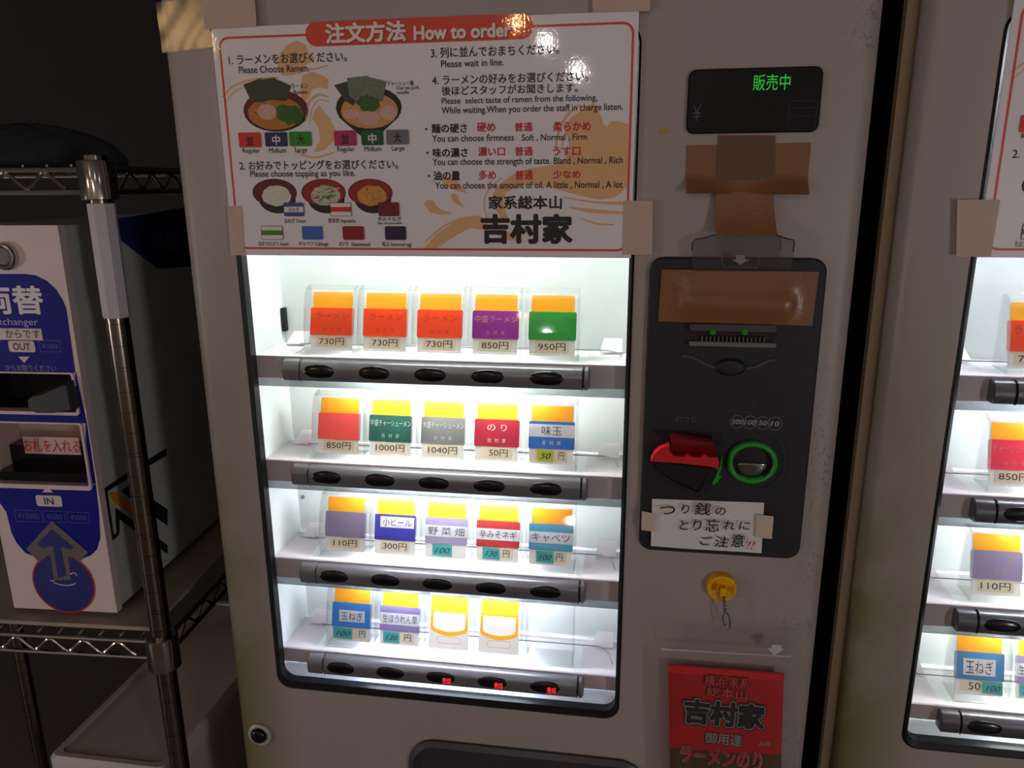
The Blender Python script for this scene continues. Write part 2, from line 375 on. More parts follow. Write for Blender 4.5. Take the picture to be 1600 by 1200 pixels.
# price display
dsp = mk('price_display', loft([at(rr(.0462, .1618, 1.4442, 1.4992, .007), -.0001), at(rr(.0462, .1618, 1.4442, 1.4992, .007), -.003), at(rr(.0474, .1606, 1.4454, 1.4980, .006), -.0042)], True, True), mat('display_black', (16, 16, 18), .22, spec=.3), T1, smooth=True)
mk('lettering', tpx('販売中', 1177, 1235, 116, 141, -.0044), emis('led_green', (.06, .85, .08), .5), dsp, recalc=False)
M_FAINT = mat('ink_faint', (58, 60, 72), .5)
mk('lettering', tpx('¥', 1082, 1096, 163, 189, -.0044), M_FAINT, dsp, recalc=False)
fl = []
M_FAINT2 = mat('ink_fainter', (36, 38, 46), .5)
for a, b, c, d in ((1231, 1276, 157, 203), (1232, 1275, 168, 182)):
    x0, x1, z0, z1 = rpx(a, b, c, d, -.0044)
    fl.append(ringplate(rr(x0, x1, z0, z1, .001, 2), rr(x0 + .0004, x1 - .0004, z0 + .0004, z1 - .0004, .0007, 2), -.0046, -.0043))
mk('printed_frame', join(*fl), M_FAINT2, dsp)

# payment panel
PY = -.006
pp = mk('payment_panel', loft([at(rr(.0182, .1805, 1.0266, 1.3325, .013), .0001), at(rr(.0182, .1805, 1.0266, 1.3325, .013), -.0045), at(rr(.0197, .1790, 1.0281, 1.3310, .012), PY)], True, True), M_PANEL, T1, smooth=True)
M_GREYPL = mat('grey_plastic', (110, 106, 102), .45)
x0, x1, z0, z1 = rpx(1076, 1213, 534, 542, -.010)
mk('bill_slot_lip', join(box(x0, x1, -.0125, PY, z0, z1, .0012), *[box(x0 + .012 + i * (x1 - x0 - .024) / 15, x0 + .0128 + i * (x1 - x0 - .024) / 15, -.0115, -.0066, z1, z1 + .005) for i in range(16)]), M_GREYPL, pp)
x0, x1, z0, z1 = rpx(1077, 1212, 506, 519, -.008)
mk('bill_slot_hood', loft([at(rr(x0, x1, z0, z1, .002, 2), PY), at(rr(x0, x1, z0 + .0015, z1, .002, 2), -.0130)], True, True), mat('hood_grey', (66, 62, 58), .5), pp)
x0, x1, z0, z1 = rpx(1078, 1211, 519, 534, PY)
mk('bill_slot', box(x0, x1, PY - .0005, PY + .001, z0, z1), M_LINE, pp)
for a in (1114, 1164):
    q = P(a, 519, -.0135); mk('slot_lamp', lathe([(.0028, 0), (.0022, -.0015), (.0006, -.002)], tuple(q), 'y', 10), emis('led_green_dim', (.05, .6, .04), .14), pp, smooth=True)
# winged bezel
def ppath(pts, Y): return [tuple(P(a, b, Y)) for a, b in pts]
for q in ([(1065, 556), (1078, 557), (1098, 567), (1120, 576)], [(1160, 577), (1182, 573), (1200, 564), (1214, 562)]):
    mk('wing_trim', tube(ppath(q, PY - .001), .0014, 6), mat('trim_slate', (84, 86, 102), .35), pp, smooth=True)
c = P(1141, 573, PY)
mk('oval_badge', loft([at(ell(c.x, c.z, .0148, .0085), PY + .001), at(ell(c.x, c.z, .0148, .0085), PY - .002), at(ell(c.x, c.z, .0120, .0065), PY - .0045), at(ell(c.x, c.z, .006, .003), PY - .005)], True, True), M_PANEL, pp, smooth=True)
x0, x1, z0, z1 = rpx(1089, 1187, 612, 641, PY - .0004)
M_FAINT3 = mat('ink_grey', (84, 86, 90), .5)
mk('printed_frame', ringplate(rr(x0, x1, z0, z1, .002, 3), rr(x0 + .0004, x1 - .0004, z0 + .0004, z1 - .0004, .0016, 3), PY - .0005, PY), M_FAINT2, pp)
mk('lettering', join(tpx('ようにし', 1155, 1181, 624, 631, PY - .0005), tpx('てください。', 1107, 1147, 631, 638, PY - .0005)), M_FAINT, pp, recalc=False)
mk('lettering', tpx('おつり', 1055, 1088, 650, 660, PY - .0005), M_FAINT3, pp, recalc=False)
rg = []
for s, a, b in (('500', 1152, 659), ('100', 1172, 660), ('50', 1192, 661), ('10', 1211, 662)):
    c = P(a, b, PY - .0005); rg.append(ringplate(ell(c.x, c.z, .0068, .0068), ell(c.x, c.z, .0063, .0063), PY - .0006, PY))
    wd = .0055 if len(s) == 3 else .0042
    mk('lettering', tin(s, c.x - wd, c.x + wd, c.z - .0026, c.z + .0026, PY - .0006, .03, .15), mat('ink_lightgrey', (150, 150, 150), .5), pp, recalc=False)
mk('coin_rings', join(*rg), mat('ink_midgrey', (120, 120, 122), .5), pp)
# coin return lever: red half-moon handle over a dark wedge
def opx(pts, Y): return [(P(a, b, Y).x, P(a, b, Y).z) for a, b in pts]
M_LEVER = mat('lever_red', (206, 34, 34), .35)
mk('lever_recess', plate(opx([(1013, 718), (1022, 700), (1040, 690), (1046, 676), (1128, 676), (1130, 722), (1122, 752), (1092, 778), (1060, 764), (1024, 742)], PY - .0006), PY - .0006, PY), M_LINE, pp)
mk('return_lever', plate(opx([(1017, 719), (1022, 708), (1032, 699), (1046, 694), (1046, 704), (1052, 711), (1068, 712), (1074, 708), (1080, 712), (1094, 713), (1100, 709), (1108, 713), (1120, 713), (1123, 720), (1122, 733), (1116, 728), (1060, 722)], -.016), -.0195, PY), M_LEVER, pp)
mk('lever_grip', loft([at(opx([(1047, 679), (1113, 687)], -.020), -.030), at(opx([(1049, 709), (1119, 712)], -.010), -.0085), at(opx([(1049, 709), (1119, 712)], -.010), PY), at(opx([(1047, 679), (1113, 687)], -.020), PY)], closed=True, loop=True), mat('grip_red_shaded', (122, 22, 24), .4), pp)  # darker red than the lever: the grip's shade is put into the colour
mk('lever_guard', loft([at(opx([(1018, 722), (1116, 730), (1110, 742), (1092, 774), (1058, 760), (1026, 738)], -.012), PY), at(opx([(1024, 722), (1112, 732), (1106, 740), (1090, 766), (1060, 754), (1030, 736)], -.012), -.012)], True, True), mat('guard_black', (22, 23, 28), .3), pp)
M_GREEN = mat('green_plastic', (40, 150, 44), .35)
mk('turn_arrow', plate(opx([(1127, 713), (1129, 714), (1127, 732), (1123, 744), (1128, 742), (1122, 752), (1114, 758), (1113, 754), (1119, 742), (1125, 728)], PY - .001), PY - .002, PY), M_GREEN, pp)
c = P(1176, 723, -.010)
tor = [[(c.x + (.0215 + .0032 * math.cos(q)) * math.cos(a), -.0085 - .0045 * math.sin(q), c.z + (.0195 + .0032 * math.cos(q)) * math.sin(a)) for q in [2 * math.pi * k / 12 for k in range(12)]] for a in [2 * math.pi * i / 40 for i in range(40)]]
mk('coin_slot_ring', loft(tor, closed=True), M_GREEN, pp, smooth='all')
mk('coin_slot_cup', lathe([(.0185, -.0006), (.0185, -.006), (.0180, -.006), (.0165, -.001)], (c.x, PY, c.z), 'y', 32), M_LINE, pp, smooth=True)
mk('coin_slot_plate', loft([[(c.x + .0165 * f * math.cos(q), PY - .001 - .005 * math.sqrt(max(0, 1 - f * f)), c.z - .0012 + (.0150 * f * math.sin(q) if math.sin(q) < 0 else .0010 * math.sin(q))) for q in [2 * math.pi * i / 32 for i in range(32)]] for f in (1, .9, .75, .55, .3, .05)], False, True), M_CHROME, pp, smooth='all')
for r0, a0, a1 in ((.030, -75, 95), (.036, -50, 60)):
    mk('raised_arc', tube([(c.x + r0 * math.cos(math.radians(a)), PY, c.z + r0 * math.sin(math.radians(a))) for a in range(a0, a1, 8)], .0006, 5), M_PANEL, pp)

# round lock and ticket tray at the foot of the door
c = P(407, 1146, 0)
lk = mk('door_lock', lathe([(.0150, .0005), (.0150, -.003), (.0125, -.0045), (.0105, -.0035)], (c.x, 0, c.z), 'y', 28), mat('lock_ring', (176, 178, 166), .35), T1, smooth=True)
mk('lock_barrel', lathe([(.0104, -.0034), (.0098, -.0062), (.0080, -.0080), (.0045, -.0092), (.001, -.0096)], (c.x, 0, c.z), 'y', 24), M_GLOSSBLK, lk, smooth=True)
x0 = P(640, 1195, 0).x; x1 = P(1012, 1195, 0).x; zt = P(720, 1159, 0).z
mk('ticket_tray', loft([at(rr(x0, x1, zt - .16, zt, .035, 8), .0002), at(rr(x0, x1, zt - .16, zt, .035, 8), -.004), at(rr(x0 + .006, x1 - .006, zt - .154, zt - .006, .030, 8), -.0075), at(rr(x0 + .011, x1 - .011, zt - .149, zt - .011, .026, 8), -.0015)], True, True), mat('tray_charcoal', (58, 56, 62), .35), T1, smooth=True)

# ------------------------------------------------------------------ ticket holders
TL = math.radians(15.5)
def tilt(u, v, d=0.0):         # card plane: u across, v up the card, d towards the viewer; local to the holder (front of base at y=0)
    return (u, .0105 + v * math.sin(TL) - d * math.cos(TL), .0008 + v * math.cos(TL) + d * math.sin(TL))
def tflat(o, d): return [tilt(x, z, d) for x, z in o], [tuple(range(len(o)))]
def tslab(o, d0, d1):
    return loft([[tilt(x, z, d0) for x, z in o], [tilt(x, z, d1) for x, z in o]], True, True)
def ttext(s, x0, x1, z0, z1, d, weight=0.0, shear=0.0):
    v, f = text_geo(s, weight, shear); return [tilt(x0 + (x1 - x0) * a, z0 + (z1 - z0) * b, d + q) for a, b, q in v], f
W2 = .0283
def case_geo():
    fr = [(.0030, .0085), (.0065, .030), (.0110, .050), (.0160, .0635), (.0205, .0700), (.0260, .0728), (.0330, .0735)]      # front sheet, outer line
    inn = [(y + .0013, z - .0006) for y, z in fr]
    sheet = loft([[(-W2, y, z) for y, z in fr], [(W2, y, z) for y, z in fr], [(W2, y, z) for y, z in inn], [(-W2, y, z) for y, z in inn]], loop=False, closed=True)
    sides = []
    for s in (-1, 1):
        o = [(.0030, .0085)] + fr[1:] + [(.0345, .0735), (.0360, .0700), (.0360, .0012), (.0030, .0012)]
        xa, xb = (s * W2, s * (W2 - .0013))
        sides.append(loft([[(xa, y, z) for y, z in o], [(xb, y, z) for y, z in o]], True, True))
    base = box(-W2 - .0012, W2 + .0012, -.0005, .0040, .0003, .0078, .0008, 1)
    rail = box(-W2, W2, .0040, .0345, .0003, .0014)
    return join(sheet, *sides, base, rail)
M_CARD = mat('card_white', (236, 232, 224), .55)
M_ORANGE = mat('print_orange', (240, 160, 12), .5, var=.03, spec=.15)
M_GOLD = mat('print_gold', (206, 160, 110), .45)
M_TAN = mat('price_tan', (222, 208, 178), .6)
M_STRIP = mat('strip_grey', (206, 206, 212), .6)
M_TEAL = mat('tape_teal', (44, 160, 158), .5)
M_LIME = mat('tape_lime', (170, 186, 30), .5)
def uoutline():      # printed frame of the blank card: band on top, U-shaped border below
    band = rr(-.0228, .0228, .0470, .0672, .0018, 3)
    n = 10
    def u(i, zt, zb, dip):
        return [(-.0228 + i, zt), (-.0228 + i, zb)] + [(-.0205 + i + (.041 - 2 * i) * k / n, zb - .003 - dip * math.sin(math.pi * k / n)) for k in range(n + 1)] + [(.0228 - i, zb), (.0228 - i, zt)]
    a, b = u(0, .0480, .0268, .0050), u(.0030, .0480, .0302, .0032)
    v = [tilt(x, z, .0003) for x, z in a] + [tilt(x, z, .0003) for x, z in b]; m = len(a)
    f = [(i, i + 1, m + i + 1, m + i) for i in range(m - 1)]
    return join(tflat(band, .0003), (v, f))
case_proto = [None, None, None]
def holder(xc, z, label, spec, group=None):
    """spec: None for an empty holder, else a dict of ticket colour, wording and price"""
    t = thing('ticket_holder', label, 'ticket holder', (xc, SY + .0085, z + .0002), 0, group)
    if case_proto[0] is None: case_proto[0] = mk('case', case_geo(), M_CLEAR, t, True).data
    else:
        o = bpy.data.objects.new('case', case_proto[0]); COL.objects.link(o); o.parent = t
    if spec is None: return t
    if case_proto[1] is None:
        a = mk('card', tslab(rr(-.0243, .0243, .0030, .0690, .0015, 2), 0, .0002), M_CARD, t, True); b = mk('printed_frame', uoutline(), M_ORANGE, a, True, recalc=False)
        case_proto[1], case_proto[2] = a.data, b.data
    else:
        a = bpy.data.objects.new('card', case_proto[1]); COL.objects.link(a); a.parent = t
        b = bpy.data.objects.new('printed_frame', case_proto[2]); COL.objects.link(b); b.parent = a
    if 'col' not in spec:
        mk('price_frame', join(*[(lambda A, B: ([tilt(x, q, .0004) for x, q in A] + [tilt(x, q, .0004) for x, q in B], [(i, (i + 1) % len(A), len(A) + (i + 1) % len(A), len(A) + i) for i in range(len(A))]))(rr(-.0145, .0145, .0098, .0182, .0040, 4), rr(-.0141, .0141, .0102, .0178, .0036, 4))]), mat('print_orange_fine', (206, 140, 60), .5), a, True, recalc=False)
        return t
    tk = mk('ticket', tslab(rr(-.0254, .0254, .0195, .0497, .0016, 3), .0005, .0008), mat('ticket_%02x%02x%02x' % spec['col'], spec['col'], .38, var=.05, spec=.2), t, True)
    gold = mat('print_' + '%02x%02x%02x' % spec.get('ink', (206, 160, 110)), spec.get('ink', (206, 160, 110)), .45)
    if 'text' in spec:
        wdt = spec.get('w', .019); mk('lettering', ttext(spec['text'], -wdt, wdt, .0370, .0445, .0010, .0), gold, tk, True, recalc=False)
    if spec.get('shop', True):
        mk('lettering', ttext('吉', -.0105, -.0062, .0240, .0286, .0010), gold, tk, True, recalc=False)
        mk('lettering', ttext('村', -.0022, .0021, .0240, .0286, .0010), gold, tk, True, recalc=False)
        mk('lettering', ttext('家', .0061, .0104, .0240, .0286, .0010), gold, tk, True, recalc=False)
    if 'strip' in spec:
        s, a0, a1, b0, b1 = spec['strip']
        st = mk('paper_strip', tslab([(a0, b0), (a1, b0), (a1, b1), (a0, b1)], .0009, .0011), M_STRIP, tk, True)
        pad = (.28 if len(s) == 2 else .07) * (a1 - a0)
        mk('lettering', ttext(s, a0 + pad, a1 - pad, b0 + .0018, b1 - .0018, .0013), M_INK, tk, True, recalc=False)
    if 'price' in spec:
        pl = mk('price_label', tslab([(-.0178, .0066), (.0178, .0062), (.0178, .0190), (-.0178, .0190)], .0003, .00045), M_TAN, t, True)
        a0, a1 = spec.get('pr', (-.0145, .0145))
        mk('lettering', ttext(spec['price'], a0, a1, .0086, .0166, .0006, .003), M_INK, pl, True, recalc=False)
    if 'tape' in spec:
        s, a0, a1, m = spec['tape']
        tp = mk('price_tape', tslab([(a0, .0058), (a1 + .0004, .0052), (a1, .0182), (a0 - .0003, .0186)], .0010, .0012), m, t, True)
        mk('lettering', ttext(s, a0 + .003, a1 - .002, .0085, .0148, .0014, .008, .35), M_INK, tp, True, recalc=False)
    return t
ORED = (236, 62, 12)
dark = (120, 50, 24)
R1 = ['clear holder with an orange red 730 yen ticket ' + q for q in ('next to the black wall bracket', 'standing between two more of its kind', 'beside the purple ticket')]
SPECS = [
 [(R1[0], dict(col=ORED, text='ラーメン', ink=(120, 60, 26), price='730円')), (R1[1], dict(col=ORED, text='ラーメン', ink=(150, 44, 16), price='730円')), (R1[2], dict(col=ORED, text='ラーメン', ink=(150, 44, 16), price='730円')),
  ('clear holder with a purple ticket priced 850 yen', dict(col=(140, 30, 136), text='中盛ラーメン', w=.023, ink=(190, 130, 120), price='850円')),
  ('clear holder with a bright green ticket priced 950 yen', dict(col=(16, 140, 46), text='大盛ラーメン', w=.023, ink=(60, 120, 60), price='950円'))],
 [('clear holder with a salmon red ticket priced 850 yen', dict(col=(236, 74, 70), text='チャーシューメン', w=.021, ink=(196, 110, 90), price='850円')),
  ('clear holder with a dark green ticket priced 1000 yen', dict(col=(16, 84, 74), text='中盛チャーシューメン', w=.0235, ink=(206, 206, 186), price='1000円', pr=(-.0168, .0168))),
  ('clear holder with a grey ticket priced 1040 yen', dict(col=(118, 120, 120), text='大盛チャーシューメン', w=.0235, ink=(196, 196, 190), price='1040円', pr=(-.0168, .0168))),
  ('clear holder with a crimson seaweed ticket priced 50 yen', dict(col=(160, 22, 50), text='の り', w=.011, ink=(236, 216, 190), price='50円', pr=(-.0080, .0130))),
  ('clear holder with a blue egg ticket and a lime price tape', dict(col=(30, 96, 178), strip=('味玉', -.0252, .0252, .0325, .0465), ink=(226, 200, 150), price='円', pr=(.0080, .0145), tape=('50', -.0150, .0020, M_LIME)))],
 [('clear holder with a mauve rice ticket priced 110 yen', dict(col=(134, 122, 156), text='ラ イ ス', w=.017, ink=(170, 124, 84), price='110円')),
  ('clear holder with a navy beer ticket priced 300 yen', dict(col=(44, 42, 140), shop=False, strip=('小ビール', -.0185, .0225, .0345, .0472), price='300円')),
  ('clear holder with a mauve vegetable ticket and a teal price tape', dict(col=(150, 138, 170), shop=False, strip=('野 菜 畑', -.0252, .0252, .0275, .0405), tape=('100', -.0155, .0075, M_TEAL))),
  ('clear holder with a dark red spicy leek ticket and a teal price tape', dict(col=(166, 40, 44), shop=False, strip=('辛みそネギ', -.0252, .0252, .0275, .0405), price='円', pr=(.0065, .0140), tape=('130', -.0170, .0025, M_TEAL))),
  ('clear holder with a sky blue cabbage ticket and a teal price tape', dict(col=(70, 146, 178), shop=False, strip=('キャベツ', -.0252, .0252, .0275, .0405), price='円', pr=(.0065, .0140), tape=('100', -.0160, .0035, M_TEAL)))],
 [('clear holder with a blue onion ticket beside the mauve spinach ticket', dict(col=(36, 116, 190), shop=False, strip=('玉ねぎ', -.0160, .0165, .0265, .0405), price='円', pr=(.0100, .0180), tape=('100', -.0225, .0015, M_TEAL))),
  ('clear holder with a mauve spinach ticket on the bottom shelf', dict(col=(126, 112, 160), shop=False, strip=('生ほうれん草', -.0252, .0252, .0275, .0415), price='円', pr=(.0060, .0145), tape=('130', -.0200, .0000, M_TEAL))),
  ('clear holder with a blank orange framed card beside the spinach ticket', {}),
  ('clear holder with a blank orange framed card beside the empty holder', {}),
  ('empty clear ticket holder at the end of the bottom shelf', None)]]
for k, row in enumerate(SPECS):
    for j, (lab, sp) in enumerate(row): holder(HX[j], ROWS[k], lab, sp, 'ticket holders in the lit window')
SP2 = [[('clear holder with a red ticket in the neighbouring machine', SPECS[0][0][1])],
       [('clear holder with a pink red ticket at 850 yen in the neighbouring machine', dict(SPECS[1][0][1], col=(220, 40, 70)))],
       [('clear holder with a mauve ticket at 110 yen in the neighbouring machine', SPECS[2][0][1])],
       [('clear holder with a blue onion ticket in the neighbouring machine', dict(col=(56, 122, 170), shop=False, strip=('玉ねぎ', -.0160, .0165, .0245, .0425), price='50', pr=(-.0100, .0020), tape=('100', .0040, .0240, M_TEAL))),
        ('clear holder with a mauve spinach ticket in the neighbouring machine', SPECS[3][1][1])]]
for k, row in enumerate(SP2):
    for j, (lab, sp) in enumerate(row): holder(HX[j] + .712 + .0015, ROWS[k], lab, sp, 'ticket holders in the neighbouring window')

# ------------------------------------------------------------------ poster
PZ = -.0046        # front of the sheet
def stroke(pts, Y):
    q = [P(a, b, Y) for a, b, _ in pts]; s = .00066; L_, R_ = [], []
    for i, p in enumerate(q):
        d = (q[min(i + 1, len(q) - 1)] - q[max(i - 1, 0)]); n = Vector((-d.z, 0, d.x)).normalized() * pts[i][2] * s / 2
        L_.append(p + n); R_.append(p - n)
    v = [tuple(p) for p in L_] + [tuple(p) for p in R_]; m = len(q)
    return v, [(i, i + 1, m + i + 1, m + i) for i in range(m - 1)]
def smooth_pts(pts, k=4):
    out = []
    for i in range(len(pts) - 1):
        p0, p1, p2, p3 = pts[max(i - 1, 0)], pts[i], pts[i + 1], pts[min(i + 2, len(pts) - 1)]
        for s in range(k):
            t = s / k; out.append(tuple(.5 * (2 * p1[c] + (p2[c] - p0[c]) * t + (2 * p0[c] - 5 * p1[c] + 4 * p2[c] - p3[c]) * t * t + (3 * p1[c] - p0[c] - 3 * p2[c] + p3[c]) * t ** 3) for c in range(3)))
    return out + [pts[-1]]
def blob(px, py, rx, ry, Y, n=22, jag=0.0, seed=0):
    rnd = random.Random(seed); c = P(px, py, Y); e = P(px + rx, py, Y).x - c.x; g = c.z - P(px, py + ry, Y).z
    return [(c.x + e * math.cos(a) * (1 + jag * rnd.uniform(-1, 1)), Y, c.z + g * math.sin(a) * (1 + jag * rnd.uniform(-1, 1))) for a in [2 * math.pi * i / n for i in range(n)]], [tuple(range(n))]
def poly(pts, Y): return [tuple(P(a, b, Y)) for a, b in pts], [tuple(range(len(pts)))]
def poster(label):
    t = thing('poster', label, 'poster', (-.2045, -.004, 1.3315))
    kw = dict(recalc=False)
    M_SHEET = mat('laminated_paper', (230, 225, 228), .4, coat=.8, coatr=.04, bump=.026, bscale=420, var=.02)
    mk('sheet', box(-.4084, .0002, PZ, -.0034, 1.3315, 1.5490), M_SHEET, t)
    e1, e2, e3, e4, e5 = (PZ - .0001 * k for k in (1, 2, 3, 4.5, 6))
    M_SW = mat('print_swirl', (226, 176, 124), .45, coat=.8, coatr=.04, bump=.026, bscale=420, var=.06)
    swp = [[(433, 105), (437, 85), (448, 70), (464, 63), (478, 70), (482, 82), (492, 92), (480, 100), (470, 115), (455, 118), (440, 118)],
           [(472, 118), (488, 112), (505, 118), (514, 124), (512, 140), (500, 136), (488, 140), (478, 160), (470, 150)],
           [(492, 172), (500, 165), (508, 178), (516, 186), (525, 205), (520, 222), (506, 235), (490, 238), (500, 220), (498, 200), (488, 185)],
           [(880, 198), (894, 182), (910, 171), (928, 160), (932, 170), (939, 180), (942, 192), (948, 199), (955, 189), (966, 189), (981, 194), (982, 288), (970, 302), (959, 309), (940, 312), (919, 309), (896, 303), (874, 297), (850, 291), (829, 288), (806, 292), (790, 302), (786, 318), (792, 336), (800, 350), (786, 346), (775, 328), (768, 306), (780, 288), (802, 272), (822, 264), (842, 261), (871, 256), (884, 246), (890, 234), (888, 216)],
           [(662, 388), (680, 368), (698, 355), (712, 344), (728, 338), (750, 337), (772, 349), (800, 366), (820, 378), (796, 376), (764, 361), (735, 356), (716, 366), (700, 376), (680, 390)],
           [(662, 318), (668, 312), (676, 313), (681, 320), (688, 327), (708, 333), (690, 336), (672, 332)], [(704, 304), (710, 302), (716, 307), (718, 316), (728, 326), (712, 318), (706, 312)], [(690, 278), (712, 276), (717, 288), (730, 302), (708, 297), (694, 290)]]
    sws = [[(347, 152, 2), (366, 134, 3), (396, 124, 3), (436, 121, 2)], [(352, 160, 1.5), (368, 142, 2), (392, 133, 1.5)], [(478, 190, 2), (482, 162, 4), (497, 148, 4), (514, 152, 2)], [(484, 196, 1.5), (488, 168, 2), (500, 156, 2), (515, 160, 1)], [(455, 222, 2), (468, 240, 3), (494, 246, 3), (522, 238, 2)], [(470, 104, 2), (488, 108, 3), (512, 102, 1.5)],
           [(868, 232, 2), (874, 202, 4), (888, 178, 4), (908, 164, 3)], [(876, 240, 1.5), (882, 212, 2), (892, 190, 2)], [(880, 308, 2), (930, 316, 3), (984, 318, 6)], [(890, 324, 2), (930, 330, 6), (982, 333, 3)], [(905, 341, 1), (935, 350, 2.5), (960, 351, 2)], [(664, 378, 2), (690, 356, 3), (720, 340, 2)], [(762, 346, 2), (756, 318, 2), (764, 296, 2), (784, 278, 2)]]
    for i, q in enumerate(swp): mk('printed_swirl', poly(q, e1 - 4e-6 * i), M_SW, t, **kw)
    for i, q in enumerate(sws): mk('printed_swirl', stroke(smooth_pts(q), e1 - 4e-6 * (i + 8)), M_SW, t, **kw)
    M_OR = mat('print_vermilion', (214, 60, 32), .45, coat=.8, coatr=.04, bump=.026, bscale=420, var=.03)
    x0, x1, z0, z1 = P(346.5, 120, PZ).x, P(986.5, 200, PZ).x, P(660, 391, PZ).z, P(655, 46, PZ).z
    A, B = rr(x0, x1, z0, z1, .010, 5), rr(x0 + .0021, x1 - .0021, z0 + .0021, z1 - .0021, .008, 5)
    n = len(A); mk('printed_border', (at(A, e2) + at(B, e2), [(i, (i + 1) % n, n + (i + 1) % n, n + i) for i in range(n)]), M_OR, t, **kw)
    x0, x1, z0, z1 = rpx(477, 833, 27.5, 67, e3)
    hb = mk('heading_band', flat(rr(x0, x1, z0, z1, (z1 - z0) * .49, 8), e3), M_OR, t, **kw)
    M_SHADOW = mat('print_shadow', (140, 44, 26), .5); M_LW = mat('print_white', (232, 222, 214), .5)
    for s, a, b, c, d in (('注文方法', 508, 634, 34, 66.5), ('How to order', 646, 799, 37.5, 60.5)):
        mk('lettering', tpx(s, a + 1.5, b + 1.5, c + 1.5, d + 1.5, e4, .04), M_SHADOW, hb, **kw); mk('lettering', tpx(s, a, b, c, d, e5, .04), M_LW, hb, **kw)
    M_LK = mat('print_black', (34, 30, 34), .5); M_LR = mat('print_red', (196, 34, 44), .5)
    bold = .012
    for s, a, b, c, d, wt in (
        ('1. ラーメンをお選びください。', 357, 542, 83, 99, .019), ('Please Choose Ramen.', 373, 483, 102, 113.5, .016),
        ('ラーメン', 455, 481, 130, 138.5, .019), ('Ramen', 459, 480, 140.5, 147, .016), ('チャーシュー麺', 605, 646, 126, 134, .019), ('Char-siu pork', 619, 655, 134, 141.5, .016), ('noodle', 620, 639, 141, 147, .016),
        ('Regular', 379, 406, 231.5, 241, .014), ('Midium', 420, 447, 231, 239, .014), ('Large', 461, 480, 230.5, 240.5, .014), ('Regular', 527, 554, 229, 239, .014), ('Midium', 569, 596, 228.5, 236.5, .014), ('Large', 612, 632, 228, 237.5, .014),
        ('2. お好みでトッピングをお選びください。', 374, 622, 250, 265, .019), ('Please choose topping as you like.', 391, 555, 266, 279, .016),
        ('玉ねぎ Onion', 444, 477, 341, 348.5, .014), ('野菜畑 Vegetables', 513, 556, 341, 349.5, .014), ('辛みそねぎ', 590, 627, 338.5, 346, .014), ('Spicy miso green onion', 590, 628, 346.5, 351.5, .016),
        ('生ほうれんそう Spinach', 404, 451, 377, 385.5, .014), ('キャベツ Cabbage', 467, 513, 377, 386, .014), ('のり Seaweed', 530, 578, 377.5, 385, .014), ('味玉 Seasoned egg', 597, 643, 377.5, 386.5, .014),
        ('3. 列に並んでおまちください。', 673, 874, 71, 88, .019), ('Please wait in line.', 689, 787, 93, 104, .016), ('4. ラーメンの好みをお選びください。', 675, 919, 114, 130, .019), ('後ほどスタッフがお聞きします。', 690, 903, 132, 147, .019),
        ('Please  select taste of ramen from the following,', 690, 933, 150, 163, .016), ('While waiting.When you order the staff in charge listen.', 690, 973, 164, 178, .016),
        ('・', 664, 668, 200, 203.5, .03), ('麺の硬さ', 674, 730, 193, 208, .03), ('You can choose firmness', 675, 803, 210, 221, .016), ('Soft , Normal , Firm', 815, 917, 209, 221, .016),
        ('・', 666, 670, 237, 240.5, .03), ('味の濃さ', 676, 731, 231, 246, .03), ('You can choose the strength of taste. Bland , Normal , Rich', 676, 973, 246, 260, .016),
        ('・', 668, 672, 273, 276.5, .03), ('油の量', 677, 719, 267, 282, .03), ('You can choose the amount of oil. A little , Normal , A lot', 680, 973, 283.5, 296, .016),
        ('家系総本山', 763, 878, 305.5, 327, .03), ('吉村家', 751, 895, 334, 381.5, .048)):
        mk('lettering', tpx(s, a, b, c, d, e3, wt), M_LK, t, **kw)
    for s, a, b, c, d in (('硬め', 745, 774, 191.5, 206), ('普通', 804, 832, 191, 205.5), ('柔らかめ', 864, 923, 190, 205), ('濃い口', 747, 789, 229.5, 244), ('普通', 804.5, 832.5, 229, 243.5), ('うす口', 864, 907, 229, 243),
                          ('多め', 748, 775, 266, 281), ('普通', 805, 833, 266, 281), ('少なめ', 864, 907, 265.5, 279)):
        mk('lettering', tpx(s, a, b, c, d, e3, .026), M_LR, t, **kw)
    # colour keys
    def key(nm, a, b, c, d, rgb, s=None, sc=None, stripe=None, edge=None, box_s=None):
        x0, x1, z0, z1 = rpx(a, b, c, d, e3)
        m = mat('print_%02x%02x%02x' % rgb, rgb, .5, var=.03)
        if edge: k = mk('colour_key', [(flat(rr(x0, x1, z0, z1, .0012, 3), e2), M_LK), (flat(rr(x0 + .0005, x1 - .0005, z0 + .0005, z1 - .0005, .0009, 3), e3), M_LW), (flat([(x0 + .0005, z0 + (z1 - z0) * .33), (x1 - .0005, z0 + (z1 - z0) * .33), (x1 - .0005, z0 + (z1 - z0) * .68), (x0 + .0005, z0 + (z1 - z0) * .68)], e4), m)], None, t, **kw)
        else: k = mk('colour_key', flat(rr(x0, x1, z0, z1, .0016, 3), e3), m, t, **kw)
        if s:
            cx, cz = (x0 + x1) / 2, (z0 + z1) / 2; mk('lettering', tin(s, cx - .0042, cx + .0042, cz - .0052, cz + .0040, e5, .02), M_LW if sc else M_LK, k, **kw)
        if box_s:
            mk('lettering', [(flat([(x0 + .0008, z0 + .004), (x1 - .0008, z0 + .004), (x1 - .0008, z1 - .004), (x0 + .0008, z1 - .004)], e4), M_LW), (tin(box_s, x0 + .005, x1 - .005, z0 + .0048, z1 - .0048, e5, .01), M_LK)], None, k, **kw)
    # printed bowls (flat pictures)
    def pm(nm, rgb, var=.25, scale=240): return mat('picture_' + nm, rgb, .5, var=var, scale=scale)
